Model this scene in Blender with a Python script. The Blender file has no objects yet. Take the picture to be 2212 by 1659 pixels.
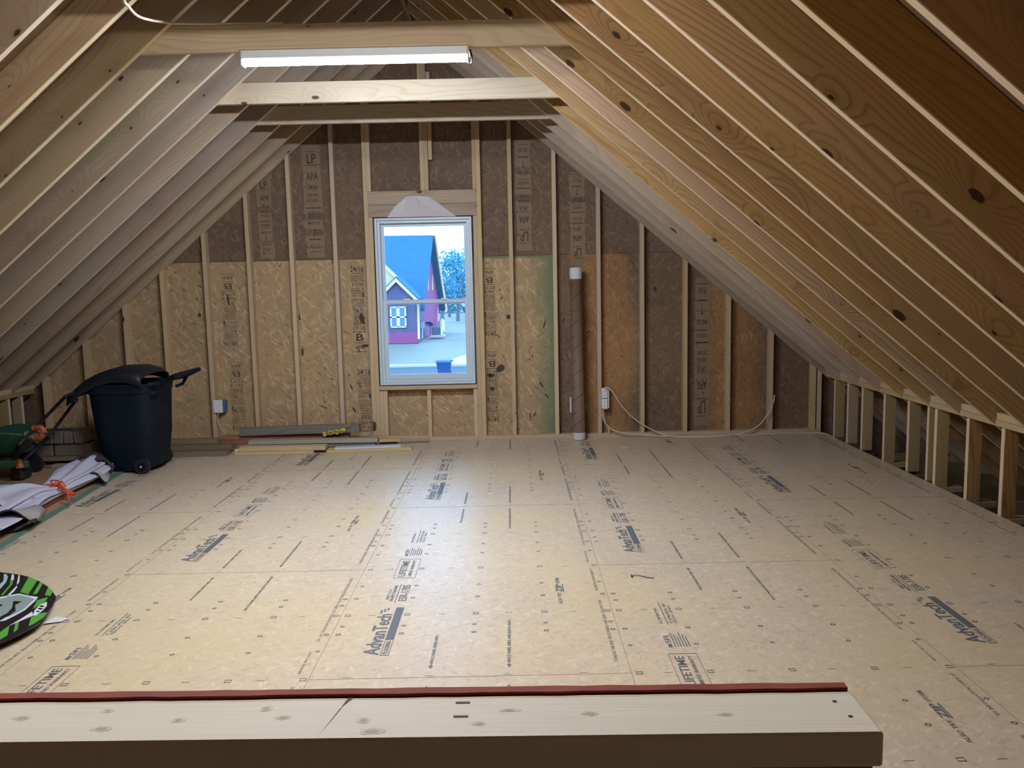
import bpy, bmesh, math, random
from mathutils import Vector, Matrix, noise
random.seed(7)
SC = bpy.context.scene
COL = SC.collection

# ---------------------------------------------------------------- camera, world, exposure
CH = 1.4625
F_PX, YAW, PITCH, ROLL = 1799.12, -0.00143, 0.11833, -0.021265
_f = Vector((math.sin(YAW)*math.cos(PITCH), math.cos(YAW)*math.cos(PITCH), -math.sin(PITCH)))
_r = Vector((math.cos(YAW), -math.sin(YAW), 0)); _u = _r.cross(_f)
_r2 = _r*math.cos(ROLL)+_u*math.sin(ROLL); _u2 = -_r*math.sin(ROLL)+_u*math.cos(ROLL)
cd = bpy.data.cameras.new('camera'); cam = bpy.data.objects.new('camera', cd); COL.objects.link(cam)
cam.matrix_world = Matrix(((_r2.x, _u2.x, -_f.x, 0), (_r2.y, _u2.y, -_f.y, 0), (_r2.z, _u2.z, -_f.z, CH), (0, 0, 0, 1)))
cd.sensor_fit = 'HORIZONTAL'; cd.sensor_width = 36; cd.lens = F_PX*36/2212; cd.clip_start = .02; cd.clip_end = 1000
SC.camera = cam
SC.view_settings.view_transform = 'Standard'; SC.view_settings.look = 'None'
SC.view_settings.exposure = 0.12; SC.view_settings.gamma = 1; SC.view_settings.use_curve_mapping = False
SC.cycles.use_denoising = True; SC.cycles.max_bounces = 6; SC.cycles.diffuse_bounces = 4
SC.cycles.caustics_reflective = False; SC.cycles.caustics_refractive = False
SC.cycles.sample_clamp_indirect = 4; SC.cycles.use_adaptive_sampling = True; SC.cycles.adaptive_threshold = .04
W = bpy.data.worlds.new('sky'); SC.world = W; W.use_nodes = True
bg = W.node_tree.nodes['Background']
SKY = (1.45, 3.0, 5.6)
bg.inputs[0].default_value = (*[c/5.6 for c in SKY], 1); bg.inputs[1].default_value = 5.6
LAMP_A = ((0.78, 0.87, 1.0), 350)
LAMP_B = ((1.0, 0.92, 0.80), 195)

# ---------------------------------------------------------------- node helpers / materials
def nmat(name):
    m = bpy.data.materials.new(name); m.use_nodes = True
    nt = m.node_tree; nt.nodes.clear()
    out = nt.nodes.new('ShaderNodeOutputMaterial'); b = nt.nodes.new('ShaderNodeBsdfPrincipled')
    nt.links.new(b.outputs[0], out.inputs[0]); return m, nt, b
def N(nt, t, **k):
    n = nt.nodes.new('ShaderNode'+t)
    for a, v in k.items():
        if isinstance(a, str) and hasattr(n, a): setattr(n, a, v)
    return n
def L(nt, a, b): nt.links.new(a, b)
def math_(nt, op, a, b=None, clamp=False):
    n = N(nt, 'Math', operation=op); n.use_clamp = clamp
    for i, v in enumerate((a, b)):
        if v is None: continue
        if isinstance(v, (int, float)): n.inputs[i].default_value = v
        else: L(nt, v, n.inputs[i])
    return n.outputs[0]
def mix(nt, fac, a, b, blend='MIX'):
    n = N(nt, 'Mix', data_type='RGBA', blend_type=blend)
    for i, v in ((0, fac), (6, a), (7, b)):
        if isinstance(v, (int, float)): n.inputs[i].default_value = v
        elif isinstance(v, tuple): n.inputs[i].default_value = (*v, 1)
        else: L(nt, v, n.inputs[i])
    return n.outputs[2]
def ramp(nt, fac, *stops):
    n = N(nt, 'ValToRGB'); e = n.color_ramp.elements
    while len(e) < len(stops): e.new(.5)
    for el, (p, c) in zip(e, stops):
        el.position = p; el.color = (*c, 1) if isinstance(c, tuple) else (c, c, c, 1)
    L(nt, fac, n.inputs[0]); return n.outputs[0]
def mapping(nt, vec, scale, loc=(0, 0, 0), rot=(0, 0, 0)):
    n = N(nt, 'Mapping'); n.inputs['Scale'].default_value = scale; n.inputs['Location'].default_value = loc
    n.inputs['Rotation'].default_value = rot; L(nt, vec, n.inputs[0]); return n.outputs[0]
def noise_(nt, vec, scale, detail=2, rough=.5):
    n = N(nt, 'TexNoise'); n.inputs['Scale'].default_value = scale; n.inputs['Detail'].default_value = detail
    n.inputs['Roughness'].default_value = rough; L(nt, vec, n.inputs['Vector']); return n.outputs['Fac']
MATS = {}
def plain(name, col, rough=.6, metal=0, spec=.5, var=.0, scale=8):
    if name in MATS: return MATS[name]
    m, nt, b = nmat(name)
    tc = N(nt, 'TexCoord')
    n = noise_(nt, tc.outputs['Object'], scale, 4)
    c = mix(nt, n, tuple(x*(1-var) for x in col), tuple(min(1, x*(1+var)) for x in col))
    L(nt, c, b.inputs['Base Color']); b.inputs['Roughness'].default_value = rough
    b.inputs['Metallic'].default_value = metal; b.inputs['Specular IOR Level'].default_value = spec
    MATS[name] = m; return m
def wood(name, light, dark, knot=(.045, .018, .012), bands=34, knots=.55, line=.5, tint=(.5, .3, .2), tfac=.25, vary=.22, green=.0, rough=.62):
    """sawn softwood: length runs along local X of every board"""
    m, nt, b = nmat(name)
    tc = N(nt, 'TexCoord'); oi = N(nt, 'ObjectInfo')
    rnd = oi.outputs['Random']
    off = N(nt, 'CombineXYZ')
    L(nt, math_(nt, 'MULTIPLY', rnd, 37.0), off.inputs[0]); L(nt, math_(nt, 'MULTIPLY', rnd, 11.3), off.inputs[1]); L(nt, math_(nt, 'MULTIPLY', rnd, 23.7), off.inputs[2])
    add = N(nt, 'VectorMath', operation='ADD'); L(nt, tc.outputs['Object'], add.inputs[0]); L(nt, off.outputs[0], add.inputs[1])
    v = add.outputs[0]
    # knots
    vk = N(nt, 'TexVoronoi', voronoi_dimensions='2D'); s0 = N(nt, 'SeparateXYZ'); L(nt, mapping(nt, v, (2.3, 1.2, 5.2)), s0.inputs[0]); c0 = N(nt, 'CombineXYZ')
    L(nt, s0.outputs[0], c0.inputs[0]); L(nt, math_(nt, 'ADD', s0.outputs[2], s0.outputs[1]), c0.inputs[1]); L(nt, c0.outputs[0], vk.inputs['Vector']); vk.inputs['Scale'].default_value = 1.0; vk.inputs['Randomness'].default_value = .9
    d = vk.outputs['Distance']; sel = N(nt, 'SeparateColor'); L(nt, vk.outputs['Color'], sel.inputs[0])
    has = math_(nt, 'LESS_THAN', sel.outputs[0], knots*.8)
    size = math_(nt, 'ADD', math_(nt, 'MULTIPLY', math_(nt, 'POWER', sel.outputs[1], 2.0), .10), .022)
    nd = math_(nt, 'ADD', d, math_(nt, 'MULTIPLY', math_(nt, 'SUBTRACT', noise_(nt, v, 45, 2), .5), .05))
    kn = math_(nt, 'MULTIPLY', math_(nt, 'MULTIPLY', math_(nt, 'SUBTRACT', size, nd), 45.0, True), has, True)
    halo = math_(nt, 'MULTIPLY', math_(nt, 'SUBTRACT', .42, d, True), has, True)
    # rings
    n1 = noise_(nt, mapping(nt, v, (.55, 3.2, 3.2)), 1.0, 2, .45)
    sx = N(nt, 'SeparateXYZ'); L(nt, v, sx.inputs[0])
    yy = math_(nt, 'ADD', math_(nt, 'MULTIPLY', sx.outputs[2], 1.0), math_(nt, 'MULTIPLY', sx.outputs[1], .8))
    ph = math_(nt, 'ADD', math_(nt, 'MULTIPLY', yy, float(bands)), math_(nt, 'MULTIPLY', n1, 17.0))
    ph = math_(nt, 'ADD', ph, math_(nt, 'MULTIPLY', halo, 9.0))
    fr = math_(nt, 'FRACT', ph)
    lat = ramp(nt, fr, (0, 0.0), (.55, .12), (.86, 1.0), (.97, .35), (1.0, 0.0))
    fine = noise_(nt, mapping(nt, v, (2.5, 160, 160)), 1.0, 3, .6)
    big = noise_(nt, mapping(nt, v, (.7, 5, 5)), 1.0, 3, .5)
    amp = noise_(nt, mapping(nt, v, (.35, 1.6, 1.6)), 1.3, 2, .5)
    c = mix(nt, math_(nt, 'MULTIPLY', math_(nt, 'MULTIPLY', lat, amp), line*1.7, True), light, dark)
    c = mix(nt, math_(nt, 'MULTIPLY', fine, .22), c, dark)
    c = mix(nt, math_(nt, 'MULTIPLY', ramp(nt, big, (.45, 0.0), (.75, 1.0)), tfac), c, tint)
    stk = noise_(nt, mapping(nt, v, (.45, 2.0, 9.0)), 1.0, 3, .55)
    c = mix(nt, math_(nt, 'MULTIPLY', ramp(nt, stk, (.52, 0.0), (.66, 1.0)), tfac*.9), c, tuple(x*1.25 for x in dark))
    if green: c = mix(nt, math_(nt, 'MULTIPLY', ramp(nt, noise_(nt, mapping(nt, v, (.5, 2, 2)), 1.4, 2), (.5, 0.0), (.62, 1.0)), green), c, (.30, .30, .15))
    c = mix(nt, math_(nt, 'MULTIPLY', halo, .55), c, tuple(x*.72 for x in dark))
    c = mix(nt, math_(nt, 'MULTIPLY', kn, .93), c, knot)
    r2 = N(nt, 'TexWhiteNoise', noise_dimensions='1D'); L(nt, rnd, r2.inputs['W'])
    hv = N(nt, 'HueSaturation'); L(nt, c, hv.inputs['Color'])
    L(nt, math_(nt, 'ADD', math_(nt, 'MULTIPLY', r2.outputs['Value'], vary*2), 1-vary), hv.inputs['Value'])
    L(nt, math_(nt, 'ADD', math_(nt, 'MULTIPLY', rnd, .3), .85), hv.inputs['Saturation'])
    L(nt, math_(nt, 'ADD', math_(nt, 'MULTIPLY', rnd, .014), .493), hv.inputs['Hue'])
    L(nt, hv.outputs[0], b.inputs['Base Color']); b.inputs['Roughness'].default_value = rough; b.inputs['Specular IOR Level'].default_value = .3
    bp = N(nt, 'Bump'); bp.inputs['Strength'].default_value = .12; bp.inputs['Distance'].default_value = .003
    L(nt, fine, bp.inputs['Height']); L(nt, bp.outputs[0], b.inputs['Normal'])
    MATS[name] = m; return m
PINE = wood('rafter_pine', (.43, .345, .265), (.26, .175, .12), line=.45, tint=(.36, .21, .14), tfac=.6, green=.22, knots=.5)
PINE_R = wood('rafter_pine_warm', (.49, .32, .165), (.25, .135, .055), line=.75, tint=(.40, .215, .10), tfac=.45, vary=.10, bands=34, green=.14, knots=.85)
TIE = wood('tie_pine', (.56, .47, .35), (.34, .25, .16), line=.45, tfac=.2, vary=.08, bands=26, knots=.4)
STUD = wood('stud_pine', (.60, .46, .305), (.43, .29, .17), line=.25, tfac=.2, vary=.10, knots=.35, green=.05)
POST = wood('post_pine', (.40, .31, .17), (.28, .20, .10), line=.3, tfac=.3, vary=.2, knots=.4)
CREAM = wood('planed_pine', (.88, .86, .78), (.70, .65, .56), knot=(.38, .30, .24), line=.16, tint=(.70, .63, .55), tfac=.5, vary=.0, knots=1.25, bands=22)
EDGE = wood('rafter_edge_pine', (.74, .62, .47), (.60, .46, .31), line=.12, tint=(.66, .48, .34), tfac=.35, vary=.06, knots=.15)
YEL = wood('yellow_pine', (.62, .48, .27), (.46, .32, .16), line=.3, vary=.06)
GREYW = wood('weathered_grey', (.235, .215, .19), (.10, .09, .08), line=.6, tint=(.18, .16, .14), vary=.12, knots=.2)
DARKW = wood('weathered_brown', (.25, .19, .12), (.13, .095, .06), line=.45, tint=(.2, .16, .1), vary=.1, knots=.3)
GREYL = wood('weathered_pale', (.40, .375, .32), (.24, .21, .165), line=.4, tint=(.3, .29, .24), vary=.08, knots=.2)
REDW = wood('reddish_board', (.33, .17, .11), (.2, .1, .06), line=.3, vary=.08)

def osb(name, cols, chip=.03, scale=1.0, contrast=1.0, rough=.75, seams=False, coords='Object', bumps=.25):
    m, nt, b = nmat(name); tc = N(nt, 'TexCoord'); v = tc.outputs[coords]
    wn = N(nt, 'TexNoise'); wn.inputs['Scale'].default_value = 9*scale; L(nt, v, wn.inputs['Vector'])
    wv = N(nt, 'VectorMath', operation='MULTIPLY_ADD'); L(nt, wn.outputs['Color'], wv.inputs[0]); wv.inputs[1].default_value = (.05/scale,)*3; L(nt, v, wv.inputs[2])
    vv = wv.outputs[0]
    c = None
    big = noise_(nt, v, 1.3, 3, .5)
    base = ramp(nt, big, (.35, cols[0]), (.65, cols[1]))
    c = base
    wl = name.startswith('wall')
    for i, (rot, sc) in enumerate(((.5, (5, 25, 5)), (1.35, (6, 30, 6)), (-.6, (5, 22, 5)), (2.2, (8, 46, 8))) if wl else ((.5, (9, 26, 9)), (1.35, (10, 30, 10)), (-.6, (8, 24, 8)), (2.2, (13, 44, 13)))):
        vo = N(nt, 'TexVoronoi'); vo.inputs['Scale'].default_value = scale; vo.inputs['Randomness'].default_value = 1
        mp = mapping(nt, mapping(nt, vv, (1, 1, 1), (i*3.1, i*1.7, 0), (0, 0, rot)), sc)
        if name.startswith('wall'):
            mp = mapping(nt, mapping(nt, vv, (1, 1, 1), (i*3.1, 0, i*1.7), (0, rot*.7+.9, 0)), (sc[0], sc[0], sc[1]))
        L(nt, mp, vo.inputs['Vector'])
        s = N(nt, 'SeparateColor'); L(nt, vo.outputs['Color'], s.inputs[0])
        on = math_(nt, 'GREATER_THAN', s.outputs[0], .55)
        tone = ramp(nt, s.outputs[1], (0, cols[2]), (.5, cols[1]), (1, cols[3]))
        edge = ramp(nt, vo.outputs['Distance'], (.25, 1.0), (.55, 0.0))
        c = mix(nt, math_(nt, 'MULTIPLY', math_(nt, 'MULTIPLY', on, edge), .55*contrast), c, tone)
        if i == 3:
            ch = math_(nt, 'LESS_THAN', s.outputs[2], chip)
            c = mix(nt, math_(nt, 'MULTIPLY', math_(nt, 'MULTIPLY', ch, ramp(nt, vo.outputs['Distance'], (.2, 1.0), (.4, 0.0))), .85), c, (.05, .028, .025))
    fine = noise_(nt, v, 90*scale, 3, .6)
    c = mix(nt, math_(nt, 'MULTIPLY', fine, .25*contrast), c, cols[2])
    MATS[name] = m
    L(nt, c, b.inputs['Base Color']); b.inputs['Roughness'].default_value = rough; b.inputs['Specular IOR Level'].default_value = .3
    bp = N(nt, 'Bump'); bp.inputs['Strength'].default_value = bumps; bp.inputs['Distance'].default_value = .002
    L(nt, fine, bp.inputs['Height']); L(nt, bp.outputs[0], b.inputs['Normal'])
    return m, nt, b, c, v
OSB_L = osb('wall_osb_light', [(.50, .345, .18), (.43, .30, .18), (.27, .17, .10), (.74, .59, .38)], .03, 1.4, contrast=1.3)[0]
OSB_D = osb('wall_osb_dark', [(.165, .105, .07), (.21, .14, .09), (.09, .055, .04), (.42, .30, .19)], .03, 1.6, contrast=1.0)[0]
m_, nt_, b_, c_, v_ = osb('wall_osb_green', [(.50, .345, .18), (.43, .30, .18), (.27, .17, .10), (.74, .59, .38)], .03, 1.4, contrast=1.3)
sx_ = N(nt_, 'SeparateXYZ'); L(nt_, v_, sx_.inputs[0])
gx = ramp(nt_, math_(nt_, 'ADD', sx_.outputs[0], math_(nt_, 'MULTIPLY', noise_(nt_, v_, 3, 3), .12)), (.24, 0.0), (.44, .75))
gz = ramp(nt_, sx_.outputs[2], (.998, 1.0), (1.0, 1.0))
gtop = math_(nt_, 'MULTIPLY', math_(nt_, 'GREATER_THAN', sx_.outputs[2], 1.712), .7)
L(nt_, mix(nt_, math_(nt_, 'MAXIMUM', gx, gtop), c_, (.085, .19, .10)), b_.inputs['Base Color'])
OSB_G = m_
m_, nt_, b_, c_, v_ = osb('wall_osb_patchy', [(.17, .11, .07), (.22, .145, .09), (.10, .06, .045), (.42, .30, .19)], .03, 1.6, contrast=1.0)
sx_ = N(nt_, 'SeparateXYZ'); L(nt_, v_, sx_.inputs[0])
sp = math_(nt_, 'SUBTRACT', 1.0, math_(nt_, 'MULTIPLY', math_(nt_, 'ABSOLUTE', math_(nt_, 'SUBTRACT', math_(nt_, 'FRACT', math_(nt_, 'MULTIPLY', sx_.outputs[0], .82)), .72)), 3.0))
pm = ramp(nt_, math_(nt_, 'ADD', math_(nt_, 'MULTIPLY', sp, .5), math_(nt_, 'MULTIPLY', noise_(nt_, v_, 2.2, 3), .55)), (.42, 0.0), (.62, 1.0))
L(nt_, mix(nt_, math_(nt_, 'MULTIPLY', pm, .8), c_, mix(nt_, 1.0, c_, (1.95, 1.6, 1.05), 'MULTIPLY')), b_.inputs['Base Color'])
OSB_P = m_
# floor decking: smooth tan strand board with sheet seams at their true spacing
SEAM_X0, SEAM_Y0, SH = 0.4233, 2.9886, 1.2192
m_, nt_, b_, c_, v_ = osb('floor_decking', [(.64, .53, .385), (.585, .49, .385), (.45, .36, .265), (.80, .69, .55)], .0, 1.9, 1.1, rough=.36, bumps=.1)
yel = ramp(nt_, noise_(nt_, v_, .75, 2, .5), (.46, 0.0), (.60, 1.0))
c2 = mix(nt_, math_(nt_, 'MULTIPLY', yel, .35), c_, (.63, .50, .28))
scuff = ramp(nt_, noise_(nt_, mapping(nt_, v_, (1, 1.6, 1), rot=(0, 0, .5)), 2.3, 6, .65), (.62, 0.0), (.8, 1.0))
c2 = mix(nt_, math_(nt_, 'MULTIPLY', scuff, .16), c2, (.22, .17, .13))
L(nt_, c2, b_.inputs['Base Color'])
FLOORM = m_
OSB_DECK = osb('roof_osb', [(.30, .20, .12), (.27, .18, .11), (.16, .10, .07), (.42, .30, .19)], .04)[0]
OSB_EDGE = plain('osb_edge', (.38, .25, .15), .8, var=.3, scale=60)
RED = plain('red_edge_sealer', (.30, .045, .03), .8, var=.45, scale=25)
GREEN = plain('green_edge_sealer', (.10, .21, .155), .8, var=.25, scale=12)
INK = plain('floor_ink', (.115, .125, .145), .6, var=.15)
INKF = plain('floor_ink_faint', (.25, .22, .19), .7, var=.15)
INKW = plain('wall_ink', (.06, .042, .035), .8, var=.2)
INKWF = plain('wall_ink_faint', (.13, .085, .06), .8, var=.25, scale=30)
SEAM = plain('seam_shadow_gap', (.33, .25, .16), .9, var=.2)
WHITE = plain('white_vinyl', (.58, .69, .80), .4, var=.03)
WPLAS = plain('white_plastic', (.78, .80, .82), .35, var=.02)
BLUEP = plain('blue_plastic_box', (.06, .13, .26), .45)
CABLE = plain('cream_cable', (.66, .58, .47), .5)
METAL = plain('white_enamel', (.62, .68, .80), .3, var=.02)
DARKP = plain('navy_plastic', (.003, .009, .019), .6, spec=.25, var=.35, scale=5)
DARKL = plain('navy_plastic_lid', (.006, .010, .019), .5, var=.4, scale=4)
BLACK = plain('black_rubber', (.012, .012, .015), .6)
CARD = plain('brown_cardboard', (.21, .13, .095), .65, var=.08)
CARDL = plain('cardboard_seam', (.07, .045, .035), .8)
TAPE = plain('white_paper_tape', (.62, .63, .66), .6, var=.1, scale=20)
CONC = plain('concrete_block', (.16, .135, .12), .95, var=.25, scale=18)
CLOTH = plain('lilac_fabric', (.57, .56, .70), .85, var=.06, scale=9)
CLOTHD = plain('dark_fabric_back', (.045, .04, .05), .95, var=.2)
CLOTHM = plain('grey_felt', (.36, .32, .33), .95, var=.1)
ORANGE = plain('orange_twine', (.75, .12, .04), .6)
TWINE = plain('straw_string', (.45, .36, .18), .8)

def glow(name, col, s):
    m, nt, b = nmat(name); nt.nodes.remove(b); e = N(nt, 'Emission'); e.inputs[0].default_value = (*col, 1); e.inputs[1].default_value = s
    L(nt, e.outputs[0], nt.nodes['Material Output'].inputs[0]); return m
LENS_A = glow('lit_diffuser_cool', *LAMP_A); LENS_B = glow('lit_diffuser_warm', *LAMP_B)

# ---------------------------------------------------------------- geometry helpers
def MW(o):
    return (MW(o.parent) @ o.matrix_basis) if o.parent else o.matrix_basis.copy()
def attach(o, parent):
    if parent is not None:
        w = o.matrix_basis.copy(); o.parent = parent; o.matrix_basis = MW(parent).inverted() @ w
def link(name, bm, mats, parent=None, M=None, smooth=False):
    me = bpy.data.meshes.new(name); bm.normal_update(); bm.to_mesh(me); bm.free()
    for m in (mats if isinstance(mats, (list, tuple)) else [mats]): me.materials.append(m)
    if smooth:
        for p in me.polygons: p.use_smooth = True
    o = bpy.data.objects.new(name, me); COL.objects.link(o)
    if M is not None: o.matrix_basis = M
    attach(o, parent); return o
def tag(o, label=None, cat=None, group=None, kind=None):
    if label: o['label'] = label
    if cat: o['category'] = cat
    if group: o['group'] = group
    if kind: o['kind'] = kind
    return o
def thing(name, label, cat, loc=(0, 0, 0), rz=0, group=None):
    o = bpy.data.objects.new(name, None); COL.objects.link(o); o.empty_display_size = .1
    o.matrix_basis = Matrix.Translation(loc) @ Matrix.Rotation(rz, 4, 'Z')
    return tag(o, label, cat, group)
def box(bm, x0, x1, y0, y1, z0, z1, mi=0, bev=0):
    vs = [bm.verts.new((x, y, z)) for x in (x0, x1) for y in (y0, y1) for z in (z0, z1)]
    fs = [bm.faces.new([vs[i] for i in q]) for q in ((0, 1, 3, 2), (4, 6, 7, 5), (0, 4, 5, 1), (2, 3, 7, 6), (0, 2, 6, 4), (1, 5, 7, 3))]
    for f in fs: f.material_index = mi
    if bev:
        es = list({e for f in fs for e in f.edges})
        r = bmesh.ops.bevel(bm, geom=es, offset=bev, segments=1, affect='EDGES', clamp_overlap=True)
        for f in r['faces']: f.material_index = mi
    return fs
def frame(a, b, up):
    x = (b-a).normalized(); z = (up - x*up.dot(x)).normalized(); y = z.cross(x)
    c = (a+b)/2
    return Matrix(((x.x, y.x, z.x, c.x), (x.y, y.y, z.y, c.y), (x.z, y.z, z.z, c.z), (0, 0, 0, 1)))
def board(name, a, b, w, t, up, mat, parent=None, bev=.002, warp=0):
    """a sawn board from a to b, w along up, t across; local X is the grain"""
    a, b = Vector(a), Vector(b); Ln = (b-a).length
    bm = bmesh.new(); box(bm, -Ln/2, Ln/2, -t/2, t/2, -w/2, w/2, bev=bev)
    return link(name, bm, mat, parent, frame(a, b, Vector(up)))
def tube(bm, pts, r, n=8, closed=False, mi=0, cap=True):
    pts = [Vector(p) for p in pts]; rings = []
    up = Vector((0, 0, 1))
    for i, p in enumerate(pts):
        d = (pts[min(i+1, len(pts)-1)]-pts[max(i-1, 0)]).normalized()
        s = d.cross(up) if abs(d.dot(up)) < .95 else d.cross(Vector((1, 0, 0)))
        s.normalize(); t = s.cross(d)
        rr = r[i] if isinstance(r, (list, tuple)) else r
        rings.append([bm.verts.new(p+(s*math.cos(2*math.pi*k/n)+t*math.sin(2*math.pi*k/n))*rr) for k in range(n)])
    for a, b in zip(rings, rings[1:]):
        for k in range(n):
            f = bm.faces.new((a[k], a[(k+1) % n], b[(k+1) % n], b[k])); f.material_index = mi; f.smooth = True
    if cap:
        bm.faces.new(rings[0]).material_index = mi; bm.faces.new(list(reversed(rings[-1]))).material_index = mi
    return rings
def smoothpath(pts, k=5):
    P = [Vector(p) for p in pts]; P = [2*P[0]-P[1]]+P+[2*P[-1]-P[-2]]; out = []
    for i in range(1, len(P)-2):
        for j in range(k):
            t = j/k; a, b, c, d = P[i-1:i+3]
            out.append(.5*((2*b)+(c-a)*t+(2*a-5*b+4*c-d)*t*t+(3*b-a-3*c+d)*t**3))
    out.append(P[-2]); return out
def poly(bm, pts, mi=0, depth=None):
    vs = [bm.verts.new(p) for p in pts]; f = bm.faces.new(vs); f.material_index = mi
    if depth is not None:
        r = bmesh.ops.extrude_face_region(bm, geom=[f]); nv = [g for g in r['geom'] if isinstance(g, bmesh.types.BMVert)]
        bmesh.ops.translate(bm, vec=Vector(depth), verts=nv)
        for g in r['geom']:
            if isinstance(g, bmesh.types.BMFace): g.material_index = mi
    return f
_tc = {}
def glyphs(s, bold=0.0):
    key = (s, bold)
    if key not in _tc:
        cu = bpy.data.curves.new('t', 'FONT'); cu.body = s; cu.resolution_u = 2; cu.offset = bold; cu.fill_mode = 'FRONT'
        o = bpy.data.objects.new('t', cu); me = bpy.data.meshes.new_from_object(o)
        vs = [v.co.copy() for v in me.vertices]; fs = [list(p.vertices) for p in me.polygons]
        bpy.data.objects.remove(o); bpy.data.curves.remove(cu); bpy.data.meshes.remove(me)
        x0, x1 = min(v.x for v in vs), max(v.x for v in vs); y0, y1 = min(v.y for v in vs), max(v.y for v in vs)
        _tc[key] = ([((v.x-x0)/(x1-x0), (v.y-y0)/(y1-y0)) for v in vs], fs)
    return _tc[key]
def text(bm, s, fn, mi=0, bold=0.0):
    """fn maps (along 0..1, height 0..1) to a point"""
    vs, fs = glyphs(s, bold); nv = [bm.verts.new(fn(a, b)) for a, b in vs]
    for f in fs:
        try: bm.faces.new([nv[i] for i in f]).material_index = mi
        except ValueError: pass

# ---------------------------------------------------------------- room geometry
XC, ZR, SL = -.8146, 3.711, .838
WY = 7.92                                # inner face of the gable sheathing
def zu(x): return ZR - SL*abs(x-XC)      # underside of the rafters
ORD = ['', 'first', 'second', 'third', 'fourth', 'fifth', 'sixth', 'seventh', 'eighth', 'ninth', 'tenth', 'eleventh', 'twelfth', 'thirteenth', 'fourteenth', 'fifteenth', 'sixteenth', 'seventeenth', 'eighteenth']
FX0, FX1, FY0, FY1 = -4.62, 2.955, -1.75, 7.915
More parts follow.
